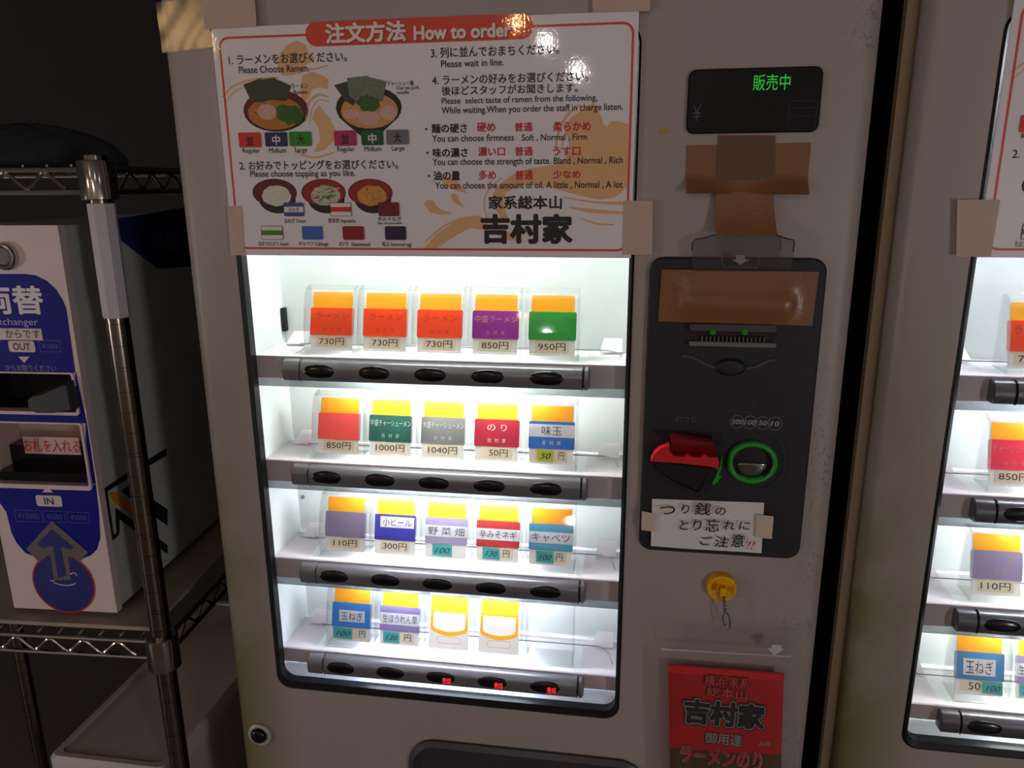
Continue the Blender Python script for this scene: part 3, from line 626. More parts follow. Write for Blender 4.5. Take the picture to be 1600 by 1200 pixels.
    BOWL, DARK, SOUP, SOUP2, NORI, NORI2 = pm('bowl', (92, 26, 24)), pm('lacquer', (34, 26, 26)), pm('broth', (186, 112, 46)), pm('broth_pale', (208, 150, 92)), pm('nori', (52, 66, 42), .4), pm('nori_pale', (108, 120, 100), .45, 420)
    PORK, GREEN, RICE, LEEK, VEG, RIM = pm('pork', (214, 164, 152), .12), pm('spinach', (42, 96, 30), .5, 380), pm('rice', (214, 208, 192), .15, 600), pm('leek', (206, 142, 70), .35, 420), pm('salad', (186, 182, 160), .4, 320), pm('red_lacquer', (150, 30, 28))
    d = lambda k: PZ - .00012 - .00007 * k
    rnd = random.Random(3)
    def noodles(cx, cy, rx, ry, n, y):
        gs = []
        for _ in range(n):
            a = rnd.uniform(0, 6.28); r = math.sqrt(rnd.random()); px, py = cx + rx * r * math.cos(a), cy + ry * r * math.sin(a); q = rnd.uniform(0, 6.28); l = rnd.uniform(4, 9)
            gs.append(stroke(smooth_pts([(px - l * math.cos(q), py - l * .6 * math.sin(q), 1.1), (px + rnd.uniform(-2, 2), py + rnd.uniform(-2, 2), 1.3), (px + l * math.cos(q), py + l * .6 * math.sin(q), 1.0)], 3), y))
        return join(*gs)
    mk('printed_bowl', [(blob(431, 173, 51.5, 33, d(0)), DARK), (blob(431, 171, 50, 31, d(1)), BOWL), (blob(430, 177, 43, 26, d(2)), SOUP), (noodles(402, 180, 13, 11, 14, d(3)), LEEK),
        (poly([(380, 132), (408, 122), (416, 150), (404, 160), (392, 158)], d(4)), NORI), (poly([(398, 126), (430, 121), (436, 152), (408, 160), (396, 156)], d(5)), NORI), (poly([(428, 122), (455, 134), (447, 158), (424, 156)], d(6)), NORI),
        (blob(417, 175, 15, 13, d(7), jag=.08, seed=1), PORK), (blob(453, 179, 21, 15, d(8), jag=.18, seed=2), GREEN), (blob(440, 172, 8, 9, d(8) - .00003, jag=.2, seed=5), GREEN)], None, t, **kw)
    mk('printed_bowl', [(blob(576, 168, 52, 33, d(0)), DARK), (poly([(528, 182), (624, 182), (598, 206), (590, 214), (566, 214), (556, 206)], d(0)), DARK), (blob(577, 173, 45, 28, d(1)), SOUP2),
        (poly([(522, 133), (548, 126), (562, 150), (552, 165), (540, 158)], d(2)), NORI), (poly([(542, 122), (575, 118), (586, 150), (560, 162), (546, 150)], d(3)), NORI2), (poly([(572, 119), (604, 127), (598, 158), (570, 158)], d(4)), NORI2),
        (blob(549, 178, 13, 8, d(5), jag=.06, seed=3), PORK), (blob(577, 184, 17, 12, d(6), jag=.06, seed=4), PORK), (blob(607, 176, 13, 12, d(5), jag=.06, seed=6), PORK), (blob(576, 162, 17, 14, d(7), jag=.22, seed=7), GREEN)], None, t, **kw)
    for (cx, top, m, x) in ((429, BOWL, RICE, 0), (505.5, RIM, VEG, 1), (578.5, RIM, LEEK, 2)):
        gs = [(blob(cx + 4, 311, 29, 22.5, d(0)), DARK), (blob(cx, 301, 35, 21.5, d(1)), DARK), (blob(cx, 301, 33.5, 20.3, d(2)), top), (blob(cx + 3, 306, 23, 16, d(3), jag=.07, seed=cx), m)]
        if x: gs.append((noodles(cx + 3, 304, 19, 12, 26, d(4)), pm('shred_%d' % x, (214, 200, 170) if x == 1 else (222, 150, 60), .2)))
        if x == 1: gs.append((noodles(cx + 2, 304, 18, 12, 9, d(5)), GREEN))
        mk('printed_bowl', gs, None, t, **kw)
    PZK = d(9)
    e2, e3, e4, e5 = PZK, PZK - .00008, PZK - .00016, PZK - .00024
    key('k', 373, 408, 207, 230.5, (206, 52, 30), '並'); key('k', 414, 449, 206.5, 229, (32, 32, 92), '中', 1); key('k', 452, 487, 205.5, 228.5, (34, 136, 34), '大')
    key('k', 522, 557, 204, 228, (178, 34, 104), '並'); key('k', 564.5, 599, 203.5, 227, (22, 82, 40), '中', 1); key('k', 603.5, 639, 202.5, 226, (112, 112, 118), '大')
    key('k', 443, 475, 316.5, 338, (46, 78, 136), box_s='玉ねぎ'); key('k', 516, 549, 316.5, 338, (206, 34, 44), edge=1); key('k', 591, 624, 316, 338, (112, 26, 28))
    key('k', 408, 442, 353, 374.5, (52, 140, 36), edge=1); key('k', 472, 504.5, 353.5, 374.5, (60, 102, 176)); key('k', 535.5, 569, 353.5, 375, (142, 26, 30)); key('k', 601.5, 634.5, 353.5, 375, (34, 30, 70))
    return t
PO1 = poster('how to order poster with ramen bowls taped over the window of the hooked ticket machine')
def copy_tree(o, parent=None):
    c = o.copy(); COL.objects.link(c); c.parent = parent
    for ch in list(o.children): copy_tree(ch, c)
    return c
PO2 = copy_tree(PO1); PO2.location.x += .7160; PO2.location.z += .003
PO2['label'] = 'how to order poster cut off on the neighbouring ticket machine'

# ------------------------------------------------------------------ tape pieces
def sheet_grid(c, nu, nv, fn, th=.0003):
    """a bent sheet: corners c = TL, TR, BR, BL as world points, fn(u,v) -> lift towards the viewer"""
    V = []
    for j in range(nv + 1):
        for i in range(nu + 1):
            u, v = i / nu, j / nv
            a = c[0].lerp(c[1], u); b = c[3].lerp(c[2], u); p = a.lerp(b, v); V.append((p.x, p.y - fn(u, v), p.z))
    n = len(V); F = []
    if not th: return V, [(j * (nu + 1) + i, j * (nu + 1) + i + 1, (j + 1) * (nu + 1) + i + 1, (j + 1) * (nu + 1) + i) for j in range(nv) for i in range(nu)]
    W = [(x, y + th, z) for x, y, z in V]
    for j in range(nv):
        for i in range(nu):
            a = j * (nu + 1) + i; q = (a, a + 1, a + nu + 2, a + nu + 1); F.append(q); F.append(tuple(k + n for k in reversed(q)))
    edge = [j * (nu + 1) for j in range(nv)] + [nv * (nu + 1) + i for i in range(nu)] + [j * (nu + 1) + nu for j in range(nv, 0, -1)] + [i for i in range(nu, 0, -1)]
    for k in range(len(edge)):
        a, b = edge[k], edge[(k + 1) % len(edge)]; F.append((a, b, b + n, a + n))
    return V + W, F
def tape(name, quad, Y, m, label, fn=lambda u, v: 0.0, nu=8, nv=6, jag=0.0, dx=0.0, th=.0003):
    c = [P(a, b, Y) for a, b in quad]
    o = mk(name, xf(sheet_grid(c, nu, nv, fn, th), lambda x, y, z: (x + dx, y, z)), m, smooth=True); tag(o, label, 'tape'); return o
pw = lambda u, v: .0004 * math.sin(u * 9) * math.sin(v * 7)
tape('masking_tape', [(355, 322), (377, 322), (383, 398), (360, 399)], -.0054, M_TAPE_M, 'beige tape holding the lower corner of the poster beside the money changer', pw)
tape('masking_tape', [(975, 313), (1020, 314), (1019, 398), (972, 398)], -.0056, M_TAPE_M, 'beige tape holding the lower corner of the poster beside the kraft tape', lambda u, v: .0009 * math.exp(-((u - .42) / .1) ** 2))
tape('masking_tape', [(925, -14), (1016, -16), (1016, 17), (926, 20)], -.0055, M_TAPE_M, 'beige tape on the upper poster corner above the price display', pw)
tape('masking_tape', [(314, -14), (397, -16), (401, 42), (320, 46)], -.0055, M_TAPE_M, 'beige tape on the upper poster corner beside the clear tape', pw)
M_CLTAPE = clear('clear_tape', (.96, .94, .92), white=.02, rough=.2)
tape('clear_tape', [(243, 4), (330, -4), (337, 73), (254, 83)], -.0009, M_CLTAPE, 'strip of shiny clear tape on the upper edge of the machine door', lambda u, v: .0006 * math.sin(u * 7 + v * 5) ** 2)
tape('masking_tape', [(1496, 312), (1563, 312), (1548, 401), (1494, 401)], -.0056, M_TAPE_M, 'beige tape holding the poster of the neighbouring ticket machine', lambda u, v: .0009 * math.exp(-((u - .55) / .12) ** 2))
# kraft tape closing the note flap
tape('packing_tape', [(1073, 227), (1267, 222.5), (1260, 304), (1071, 302)], -.0008, M_TAPE_B, 'wide brown packing tape with a curled lower edge under the price display', lambda u, v: .026 * max(0, v - .62) ** 1.5 * (1.6 + math.sin(u * 8 + 1)) + .0002 * math.sin(u * 20), 20, 12)
tape('packing_tape', [(1123, 211.5), (1212, 211.5), (1210, 282), (1119, 280)], -.0016, M_TAPE_B2, 'short upright piece of brown packing tape crossing the wide curled one', pw)
tape('packing_tape', [(1118, 300), (1208, 300), (1211, 366), (1117, 366)], -.0036, M_TAPE_B, 'brown packing tape strip reaching down onto the clear flap', lambda u, v: .002 + .010 * v * v + .0005 * math.sin(u * 9 + v * 4), 12, 10)
tape('packing_tape', [(1034, 421), (1280, 425), (1269, 509), (1028, 502)], -.0076, M_TAPE_B, 'long brown packing tape across the bill slot of the payment panel', lambda u, v: (.006 * math.exp(-((v - .62) / .28) ** 2) * (1 if .18 < u < .82 else math.exp(-((min(abs(u - .18), abs(u - .82))) / .05) ** 2))) + .0012 * math.exp(-((v - .28) / .06) ** 2) * math.sin(u * 3.1), 30, 16)
# clear flap over the bill inlet
fl = thing('bill_flap', 'raised clear plastic flap with an arrow above the brown taped bill slot', 'flap', tuple(P(1160, 420, -.007)))
fq = [(1080, 419), (1081, 378), (1086, 374), (1096, 373), (1118, 367), (1210, 367), (1232, 374), (1240, 375), (1242, 380), (1236, 419)]
mk('flap_plate', plate(opx(fq, -.0125), -.0136, -.0122), clear('flap_plastic', (.80, .78, .78), white=.03), fl)
mk('flap_rim', tube(ppath([(1081, 392), (1082, 379), (1087, 374), (1098, 372.5), (1118, 366.5)], -.0136), .0006, 6), M_LINE, fl); mk('flap_rim', tube(ppath([(1210, 366.5), (1230, 373), (1240, 375), (1241, 382), (1239, 394)], -.0136), .0006, 6), M_LINE, fl)
mk('hinge_block', box(P(1084, 412, -.0122).x, P(1234, 412, -.0122).x, -.0095, -.0062, P(1160, 424, -.0122).z, P(1160, 414, -.0122).z), M_PANEL, fl)
mk('printed_arrow', poly([(1150, 399), (1164, 399), (1164, 405), (1171, 405), (1157, 414), (1143, 405), (1150, 405)], -.0138), mat('flap_print', (132, 128, 126), .5), fl, recalc=False)
mk('printed_frame', join(tube(ppath([(1127, 397), (1131, 418), (1183, 418), (1189, 397)], -.0138), .0003, 4)), MATS['flap_print'], fl)

# handwritten note
nt_ = thing('paper_note', 'white handwritten note about forgotten change taped below the coin slot', 'note', tuple(P(1104, 862, -.008)))
c = [P(1019, 779.5, -.0075), P(1194, 785.5, -.0075), P(1190, 865, -.0105), P(1017, 853, -.0105)]
mk('sheet', sheet_grid(c, 12, 8, lambda u, v: .0008 * math.sin(u * 5) * v), M_PAPER, nt_, smooth=True)
def note_text(s, a, b, cc, d, m, wt=.012, sh=.12):
    g = tpx(s, a, b, cc, d, -.0125, wt, sh); ms = mk('lettering', g, m, nt_, recalc=False); return ms
for s, a, b, cc, d in (('つ', 1031, 1055, 791, 804), ('り', 1065, 1077, 788, 803), ('銭', 1085, 1111, 786, 805), ('の', 1118, 1134, 793, 805),
                       ('と', 1062, 1076, 813, 828), ('り', 1083, 1096, 812, 829), ('忘', 1102, 1125, 811, 831), ('れ', 1130, 1148, 814, 828), ('に', 1155, 1172, 815, 828), ('ご', 1094, 1113, 838, 852), ('注', 1117, 1139, 838, 855), ('意', 1142, 1164, 835, 855)):
    note_text(s, a, b, cc, d, M_INK)
note_text('!!', 1166, 1180, 846, 858, M_RED, .0, .3)
M_TAPE_W = mat('aged_tape', (206, 188, 170), .55, var=.1, scale=60)
tape('masking_tape', [(1003, 799), (1024, 803), (1023, 831), (1002, 828)], -.0116, M_TAPE_W, 'short pale tape on the side of the note below the red lever', pw, 4, 4)
tape('masking_tape', [(1183, 804), (1209, 807), (1206, 842), (1180, 840)], -.0116, M_TAPE_W, 'short pale tape on the side of the note below the green coin slot', pw, 4, 4)

# yellow magnet hook, wire, zip bag with seaweed packet
c = P(1128, 918.5, -.006); rM = P(1152, 918.5, -.006).x - c.x
hk = thing('magnet_hook', 'round yellow magnet hook below the handwritten note', 'hook', (c.x, -.001, c.z - rM))
M_YEL = mat('yellow_plastic', (232, 172, 14), .4)
mk('disc', lathe([(rM, -.0002), (rM, -.0065), (rM * .94, -.0085), (rM * .80, -.0088), (rM * .62, -.0066), (rM * .30, -.0052)], (c.x, 0, c.z), 'y', 32), M_YEL, hk, smooth=True)
mk('peg', join(box(c.x - .0030, c.x + .0034, -.018, -.0045, c.z - .0032, c.z + .0032, .0008), box(c.x - .0030, c.x + .0034, -.0185, -.0160, c.z - .0008, c.z + .0062, .0008)), M_YEL, hk, smooth=True)
wr = []
for ph in (0, math.pi):
    pts = []
    for k in range(41):
        s = k / 40; a = P(1130 + 6 * s, 928 + 50 * s, -.014); r = .0011 if s < .55 else .0011 + .0024 * math.sin((s - .55) / .45 * math.pi * .85); q = ph + min(s, .6) * 26
        pts.append((a.x + r * math.cos(q), a.y + min(r, .0012) * math.sin(q), a.z))
    wr.append(tube(pts, .00075, 6))
q = P(1137, 982, -.014); wr.append(tube([(q.x - .0022, q.y, q.z + .004), (q.x - .0015, q.y - .001, q.z + .0005), (q.x + .0015, q.y - .001, q.z), (q.x + .0022, q.y, q.z + .004)], .0008, 6))
wr.append(tube([(c.x - .0034, -.0140, c.z - .006), (c.x - .0034, -.0140, c.z + .0036), (c.x + .0038, -.0140, c.z + .0036), (c.x + .0034, -.0140, c.z - .006)], .0007, 6))
tag(mk('wire_loop', join(*wr), mat('dark_wire', (120, 112, 106), .3, .8), smooth=True), 'twisted metal wire loop hanging from the yellow magnet hook', 'wire')
BAGQ = [(1022.5, 975), (1249, 984), (1243, 1260), (1024, 1250)]
bag = thing('zip_bag', 'clear zip bag hanging from the wire loop around the red packet', 'bag', tuple(P(1135, 1250, -.008)))
bc = [P(a, b, -.0155) for a, b in BAGQ]; bb = [P(a, b, -.006) for a, b in BAGQ]
M_BAG = clear('bag_film', (.985, .975, .97), white=.03, rough=.08, refl=.5)
bump = lambda u, v: .008 * math.sin(math.pi * min(1, max(0, u))) ** .6 * max(0, min(1, (v - .12) * 5)) + .0011 * math.sin(u * 21 + v * 6) * v + .0008 * math.sin(v * 31 + u * 4)
mk('front_film', sheet_grid(bc, 24, 24, bump, 0), M_BAG, bag, smooth=True)
mk('back_film', sheet_grid(bb, 4, 4, lambda u, v: 0, 0), M_BAG, bag, smooth=True)
def bag_line(pts, r, m): return mk('zip_track', tube([tuple(P(a, b, -.0190)) for a, b in pts], r, 5), m, bag)
M_FILMW = mat('film_white', (196, 190, 188), .4)
bag_line([(1033, 1014.5), (1236, 1026)], .0007, M_FILMW); bag_line([(1036, 1003), (1230, 1013)], .0002, mat('film_grey', (140, 132, 130), .5))
mk('printed_arrow', poly([(1207, 1007.5), (1222, 1008), (1220, 1013), (1226, 1014), (1210, 1024), (1198, 1013), (1205, 1012.5)], -.0200), M_FILMW, bag, recalc=False)
pk = thing('seaweed_packet', 'red seaweed packet with black and white lettering inside the zip bag', 'packet', tuple(P(1130, 1230, -.009)))
QY = -.0125
pq = [P(1044, 1038.5, QY), P(1225, 1053, QY), P(1219, 1240, QY), P(1047, 1232, QY)]
puff = lambda u, v: .0035 * (math.sin(math.pi * u) * math.sin(math.pi * min(1, v * 1.0))) ** .5 if 0 < u < 1 and 0 < v < 1 else 0
# pouch: red upper part with a sealed brighter rim
mk('pouch', sheet_grid(pq, 20, 20, puff, .002), mat('pouch_red', (186, 22, 24), .35, var=.12, scale=18), pk, smooth=True)
def strip_geo(a, b, lift):
    V = []
    for j in (a, b):
        for i in range(21):
            u = i / 20; p = pq[0].lerp(pq[1], u).lerp(pq[3].lerp(pq[2], u), j); V.append((p.x, p.y - puff(u, j) - lift, p.z))
    return V, [(i, i + 1, 21 + i + 1, 21 + i) for i in range(20)]
segs = [strip_geo(.655 + .05 * k, .655 + .05 * (k + 1), .0003) for k in range(6)]
mk('printed_band', join(*segs), mat('pouch_olive', (84, 62, 34), .35, var=.35, scale=40), pk, recalc=False)
mk('seal_rim', strip_geo(.004, .055, .0003), mat('pouch_rim', (214, 34, 32), .35), pk, recalc=False)
LY = -.0166
G1, G2 = mat('print_silver', (150, 154, 158), .5), mat('print_deep_red', (120, 20, 22), .5)
for s, a, b, cc, d, wt, m1, wt2, m2 in (('横浜 家系', 1101, 1171, 1057, 1074, .05, M_INK, .012, mat('print_pink', (206, 74, 70), .5)), ('総本山', 1104, 1168, 1075, 1091, .05, M_INK, .012, MATS['print_pink']),
                                 ('御用達', 1101, 1160, 1146, 1164, .035, M_INK, .015, G1), ('ラーメンのり', 1064, 1190, 1171, 1197, .055, G1, .03, mat('print_crimson', (186, 30, 44), .5))):
    mk('lettering', tpx(s, a - 1.5, b + 1.5, cc - 1, d + 1, LY, wt), m1, pk, recalc=False); mk('lettering', tpx(s, a, b, cc, d, LY - .0003, wt2), m2, pk, recalc=False)
for e, wt, m, k in ((3.5, .11, M_INK, 0), (1.6, .085, G1, 1), (0, .05, M_INK, 2)):
    mk('lettering', tpx('吉村家', 1068 - e, 1196 + e, 1096 - e, 1136 + e, LY - .0003 * k, wt), m, pk, recalc=False)
mk('lettering', tpx('25枚', 1186, 1204, 1158, 1166, LY), G1, pk, recalc=False)

tag(mk('sticker_residue', loft([at(opx([(1029, 202), (1049, 200), (1047, 207), (1031, 211)], -.0006), -.0007), at(opx([(1029, 202), (1049, 200), (1047, 207), (1031, 211)], -.0006), -.0002)], True, True), mat('residue_yellow', (176, 142, 70), .6)), 'tiny yellowish sticker scrap on the door beside the poster', 'sticker')

# ------------------------------------------------------------------ wire rack with the money changer (turned a little)
RA = math.radians(3.2); RO = Vector((-.592, .05, 0)); CA, SA = math.cos(RA), math.sin(RA)
def loc_(p): d = p - RO; return Vector((d.x * CA + d.y * SA, -d.x * SA + d.y * CA, p.z))
def plane_hit(px, py, axis, val):        # meet the plane local x / y / z = val of the rack's frame
    d = ray(px, py); o = loc_(CAM); dl = Vector((d.x * CA + d.y * SA, -d.x * SA + d.y * CA, d.z)); t = (val - o[axis]) / dl[axis]; return o + dl * t
rack = thing('wire_rack', 'chrome wire shelving rack with a grooved post carrying the money changer', 'shelving', tuple(RO), RA)
zlo, zhi = .8050, 1.4080
prof = []; z = .02; k = 0
while z < 1.425:
    prof += [(.0127, z), (.0127, z + .0246), (.0119, z + .0249), (.0119, z + .0254)]; z += .0257; k += 1
    if k % 4 == 0: prof += [(.0127, z), (.0127, z + .0030), (.0119, z + .0033), (.0119, z + .0038)]; z += .0041
post_o = mk('post', lathe(prof, (0, 0, 0), n=24), M_POST, rack, True, smooth=True)
mk('foot', lathe([(.016, 0), (.018, .004), (.010, .02)], (0, 0, 0), n=16), M_BLACK, rack, True, smooth=True)
z0, z1 = P(198, 499, .037).z, P(153, 318, .037).z
mk('post_sleeve', lathe([(.0140, z0), (.0150, z0 + .002), (.0150, z1 - .001), (.0140, z1)], (0, 0, 0), n=8), mat('sleeve_paper', (196, 192, 200), .6), rack, True)
mk('collar', lathe([(.0195, -.024), (.0205, -.022), (.0200, .021), (.0185, .0225), (.0129, .0225)], (0, 0, zlo + .005), n=24), M_CHROME, rack, True, smooth=True)
mk('collar', lathe([(.0190, -.021), (.0200, -.020), (.0200, .020), (.0190, .0215), (.0129, .0215)], (0, 0, zhi), n=24), M_CHROME, rack, True, smooth=True)
DEP, WID = .46, .62
for px_, py_ in ((-WID, 0), (-WID, DEP), (0, DEP)):
    for src in [o for o in rack.children if o.name.split('.')[0] in ('post', 'foot', 'collar') and o.location.length < 1e-6]:
        o = bpy.data.objects.new(src.name.split('.')[0], src.data); COL.objects.link(o); o.parent = rack; o.location = (px_, py_, 0)
for zc in (zlo + .005, zhi):
    for dz in (.0115, -.0125):
        mk('rail', tube([(-.020, 0, zc + dz), (-WID, 0, zc + dz)], .0032, 8), M_CHROME, rack, True, smooth=True)
        mk('rail', tube([(-.020, DEP, zc + dz), (-WID + .02, DEP, zc + dz)], .0032, 8), M_CHROME, rack, True, smooth=True)
        mk('rail', tube([(-WID, .020, zc + dz), (-WID, DEP - .02, zc + dz)], .0032, 8), M_CHROME, rack, True, smooth=True)
        mk('rail', tube([(0, .020, zc + dz), (0, DEP, zc + dz)], .0032, 8), M_CHROME, rack, True, smooth=True)
    def snake(ax, ln):
        pts = []; s = .038; i = 0
        while s < ln:
            pts.append((s, .0085 if i % 2 else -.0090)); s += .024; i += 1
        out = []
        for (a, b), (c_, d_) in zip(pts, pts[1:]):
            for q in range(5): f = q / 5; e = .5 - .5 * math.cos(math.pi * f); out.append((a + (c_ - a) * f, b + (d_ - b) * (.35 * f + .65 * e)))
        return [(-a, 0, zc + b) if ax == 0 else (0, a, zc + b) for a, b in out]
    mk('snake_wire', tube(snake(0, WID), .0022, 6), M_CHROME, rack, True, smooth=True)
    mk('snake_wire', tube(snake(1, DEP), .0022, 6), M_CHROME, rack, True, smooth=True)
    wm = None
    for i in range(20):
        x = -.030 - i * .029
        if wm is None: o = mk('deck_wire', tube([(0, .001, 0), (0, DEP, 0)], .0016, 6), M_CHROME, rack, True); wm = o.data
        else: o = bpy.data.objects.new('deck_wire', wm); COL.objects.link(o); o.parent = rack
        o.location = (x, 0, zc + .0165)
bz = zlo + .005 + .0185
brd = tag(mk('shelf_board', box(-.56, -.022, .012, .45, bz, bz + .006, .001, 1), mat('board_grimy', (164, 152, 140), .6, var=.35, scale=9), None, True), 'grimy beige board lying on the lower shelf of the wire rack', 'board')
brd.location = RO; brd.rotation_euler = (0, 0, RA)
# dark cloth bundle on the upper shelf
rnd = random.Random(5); V = []; nu, nv = 18, 9
for j in range(nv + 1):
    for i in range(nu):
        a, b = 2 * math.pi * i / nu, math.pi / 2 * j / nv; r = 1 + .10 * math.sin(3 * a + 2 * b) + .05 * math.sin(7 * a)
        V.append((-.165 + .105 * r * math.cos(a) * math.cos(b), .12 + .085 * r * math.sin(a) * math.cos(b), zhi + .0185 + .048 * math.sin(b) * (1 + .12 * math.sin(4 * a))))
F = [(j * nu + i, j * nu + (i + 1) % nu, (j + 1) * nu + (i + 1) % nu, (j + 1) * nu + i) for j in range(nv) for i in range(nu)] + [tuple(range(nu))]
cb = tag(mk('cloth_bundle', (V, F), mat('cloth_dark', (40, 44, 50), .9, bump=.5, bscale=300), None, True, smooth='all'), 'dark cloth bundle lying on the top shelf of the wire rack', 'cloth'); cb.location = RO; cb.rotation_euler = (0, 0, RA)

# ---- money changer
FY = .032                       # local y of its front
XRt = plane_hit(184, 962, 1, FY).x; ZB = bz + .006 + .007; ZT = plane_hit(89, 352, 1, FY).z
XLt = XRt - .150
ch = thing('money_changer', 'slim white and blue money changer standing on the wire rack', 'money changer', tuple(RO), RA)
def F2(px, py, y=FY): q = plane_hit(px, py, 1, y); return q
def fr(a, b, c_, d_, y=FY):
    cx, cy = (a + b) / 2, (c_ + d_) / 2; return F2(a, cy, y).x, F2(b, cy, y).x, F2(cx, d_, y).z, F2(cx, c_, y).z
def ftext(s, a, b, c_, d_, lift, wt=0.0, sh=0.0): x0, x1, z0, z1 = fr(a, b, c_, d_); return tin(s, x0, x1, z0, z1, FY - lift, wt, sh)
M_WHT = mat('changer_white', (222, 202, 198), .4); M_GRY = mat('changer_side', (190, 194, 188), .45, var=.1, scale=12)
M_BLUE = mat('changer_blue', (24, 28, 136), .45, spec=.15)
up_ = fr(-6, 118, 583, 642); lo_ = fr(2, 134, 661, 756)
# front plate in bands so that the two openings are real recesses
FX0, FX1 = XLt, XRt
gx0, gx1 = XLt + .004, None
def frame_front(y0, y1):
    hx0 = XLt + .010; u1, l1 = up_[1], lo_[1]
    return join(box(FX0, FX1, y0, y1, up_[3], ZT), box(FX0, hx0, y0, y1, up_[2], up_[3]), box(u1, FX1, y0, y1, up_[2], up_[3]), box(FX0, FX1, y0, y1, lo_[3], up_[2]), box(FX0, hx0, y0, y1, lo_[2], lo_[3]), box(l1, FX1, y0, y1, lo_[2], lo_[3]), box(FX0, FX1, y0, y1, ZB, lo_[2]))
mk('front_plate', frame_front(FY, FY + .012), M_WHT, ch, True)
mk('housing', join(box(FX0 + .001, FX1 - .001, FY + .075, FY + .42, ZB + .004, ZT - .001), box(FX1 - .004, FX1 - .001, FY + .0125, FY + .075, ZB + .004, ZT - .001), box(FX0 + .001, FX0 + .004, FY + .0125, FY + .075, ZB + .004, ZT - .001),
                   box(FX0 + .004, FX1 - .004, FY + .0125, FY + .075, ZT - .004, ZT - .001), box(FX0 + .004, FX1 - .004, FY + .0125, FY + .075, ZB + .004, ZB + .007)), M_GRY, ch, True)
for x in (FX0 + .02, FX1 - .02):
    for y in (FY + .03, FY + .38): mk('foot', lathe([(.008, -.0065), (.009, .0042)], (x, y, ZB), n=12), M_BLACK, ch, True)
# blue field: rounded at top and bottom, printed in pieces around the openings
bl = [(104, 482), (98, 468), (88, 452), (74, 439), (56, 430), (40, 428), (-20, 428), (-20, 582), (118, 582)]
def fpoly(pts, lift): return [(F2(a, b).x, FY - lift, F2(a, b).z) for a, b in pts], [tuple(range(len(pts)))]
e = .0003
blue = mk('blue_field', join(fpoly([(a, max(b, 0)) for a, b in bl], e), fpoly([(118, 582), (122, 640), (130, 656), (136, 660), (134, 661), (118, 643)], e), fpoly([(-20, 643), (122, 643), (126, 661), (-20, 661)], e), fpoly([(118, 582), (119, 582), (136, 661), (126, 661), (121, 643)], e),
          fpoly([(134, 661), (136, 661), (150, 756), (135, 756)], e), fpoly([(-20, 757), (150, 757), (155, 800), (157, 840), (152, 858), (142, 868), (128, 873), (60, 872), (40, 864), (26, 848), (18, 832), (10, 800)], e)), M_BLUE, ch, True, recalc=False)
kw = dict(local=True, recalc=False)
mk('lettering', ftext('両替', -28, 68, 446, 491, .0006, .028), M_WHITEINK, ch, **kw)
mk('lettering', ftext('Bill Exchanger', -38, 60, 497, 511, .0006), mat('ink_paleblue', (176, 176, 210), .5), ch, **kw)
x0, x1, z0, z1 = fr(-20, 66, 513, 531); lbl = mk('paper_label', box(x0, x1, FY - .0006, FY - .0003, z0, z1), M_WHT, ch, True)
mk('lettering', ftext('からです', 9, 63, 515, 528, .0009, .004), M_INK, lbl, **kw)
def pill(s, a, b, c_, d_):
    x0, x1, z0, z1 = fr(a, b, c_, d_); p = mk('printed_sign', flat(rr(x0, x1, z0, z1, .003, 4), FY - .0006), M_WHT, ch, **kw)
    mk('lettering', tin(s, x0 + (x1 - x0) * (.32 if len(s) == 2 else .17), x1 - (x1 - x0) * (.32 if len(s) == 2 else .17), z0 + (z1 - z0) * .18, z1 - (z1 - z0) * .2, FY - .0009, .012), M_INK, p, **kw)
pill('OUT', 14, 55, 532.5, 550); pill('IN', 57, 97, 774, 791)
mk('printed_arrow', fpoly([(29, 557), (47, 557), (38.5, 567)], .0006), M_WHT, ch, **kw); mk('printed_arrow', fpoly([(66, 769), (83.5, 769), (74, 760.5)], .0006), M_WHT, ch, **kw)
M_PB = mat('ink_dimblue', (84, 88, 170), .5)
mk('lettering', ftext('からお取りください', 9, 88, 570, 580, .0006), mat('ink_palerblue', (150, 150, 196), .5), ch, **kw)
for s, a, b, c_, d_ in (('¥1000', 62, 95, 532, 550), ('¥10000', 24, 66, 797, 815), ('¥5000', 69, 102, 798, 816), ('¥2000', 106, 140, 800, 817)):
    x0, x1, z0, z1 = fr(a, b, c_, d_)
    pf = mk('printed_frame', ringplate([(x0, z0), (x1, z0), (x1, z1), (x0, z1)], [(x0 + .0006, z0 + .0006), (x1 - .0006, z0 + .0006), (x1 - .0006, z1 - .0006), (x0 + .0006, z1 - .0006)], FY - .0006, FY - .0003), M_PB, ch, True)
    mk('lettering', tin(s, x0 + .004, x1 - .004, z0 + .0045, z1 - .004, FY - .0007), M_PB, pf, **kw)
# openings: liners, rims, lever
M_PINK = mat('liner_pink', (206, 178, 172), .5)
hx = XLt + .010
def liner(r, ms, dep):
    x0, x1, z0, z1 = hx, r[1], r[2], r[3]; ya, yb = FY + .0125, FY + dep
    return [(([(x0, yb, z0), (x1, yb, z0), (x1, yb, z1), (x0, yb, z1)], [(0, 1, 2, 3)]), ms[0]), (([(x0, ya, z1), (x1, ya, z1), (x1, yb, z1), (x0, yb, z1)], [(0, 1, 2, 3)]), ms[1]),
            (([(x0, ya, z0), (x1, ya, z0), (x1, yb, z0), (x0, yb, z0)], [(0, 1, 2, 3)]), ms[2]), (([(x0, ya, z0), (x0, yb, z0), (x0, yb, z1), (x0, ya, z1)], [(0, 1, 2, 3)]), ms[3]), (([(x1, ya, z0), (x1, yb, z0), (x1, yb, z1), (x1, ya, z1)], [(0, 1, 2, 3)]), ms[3])]
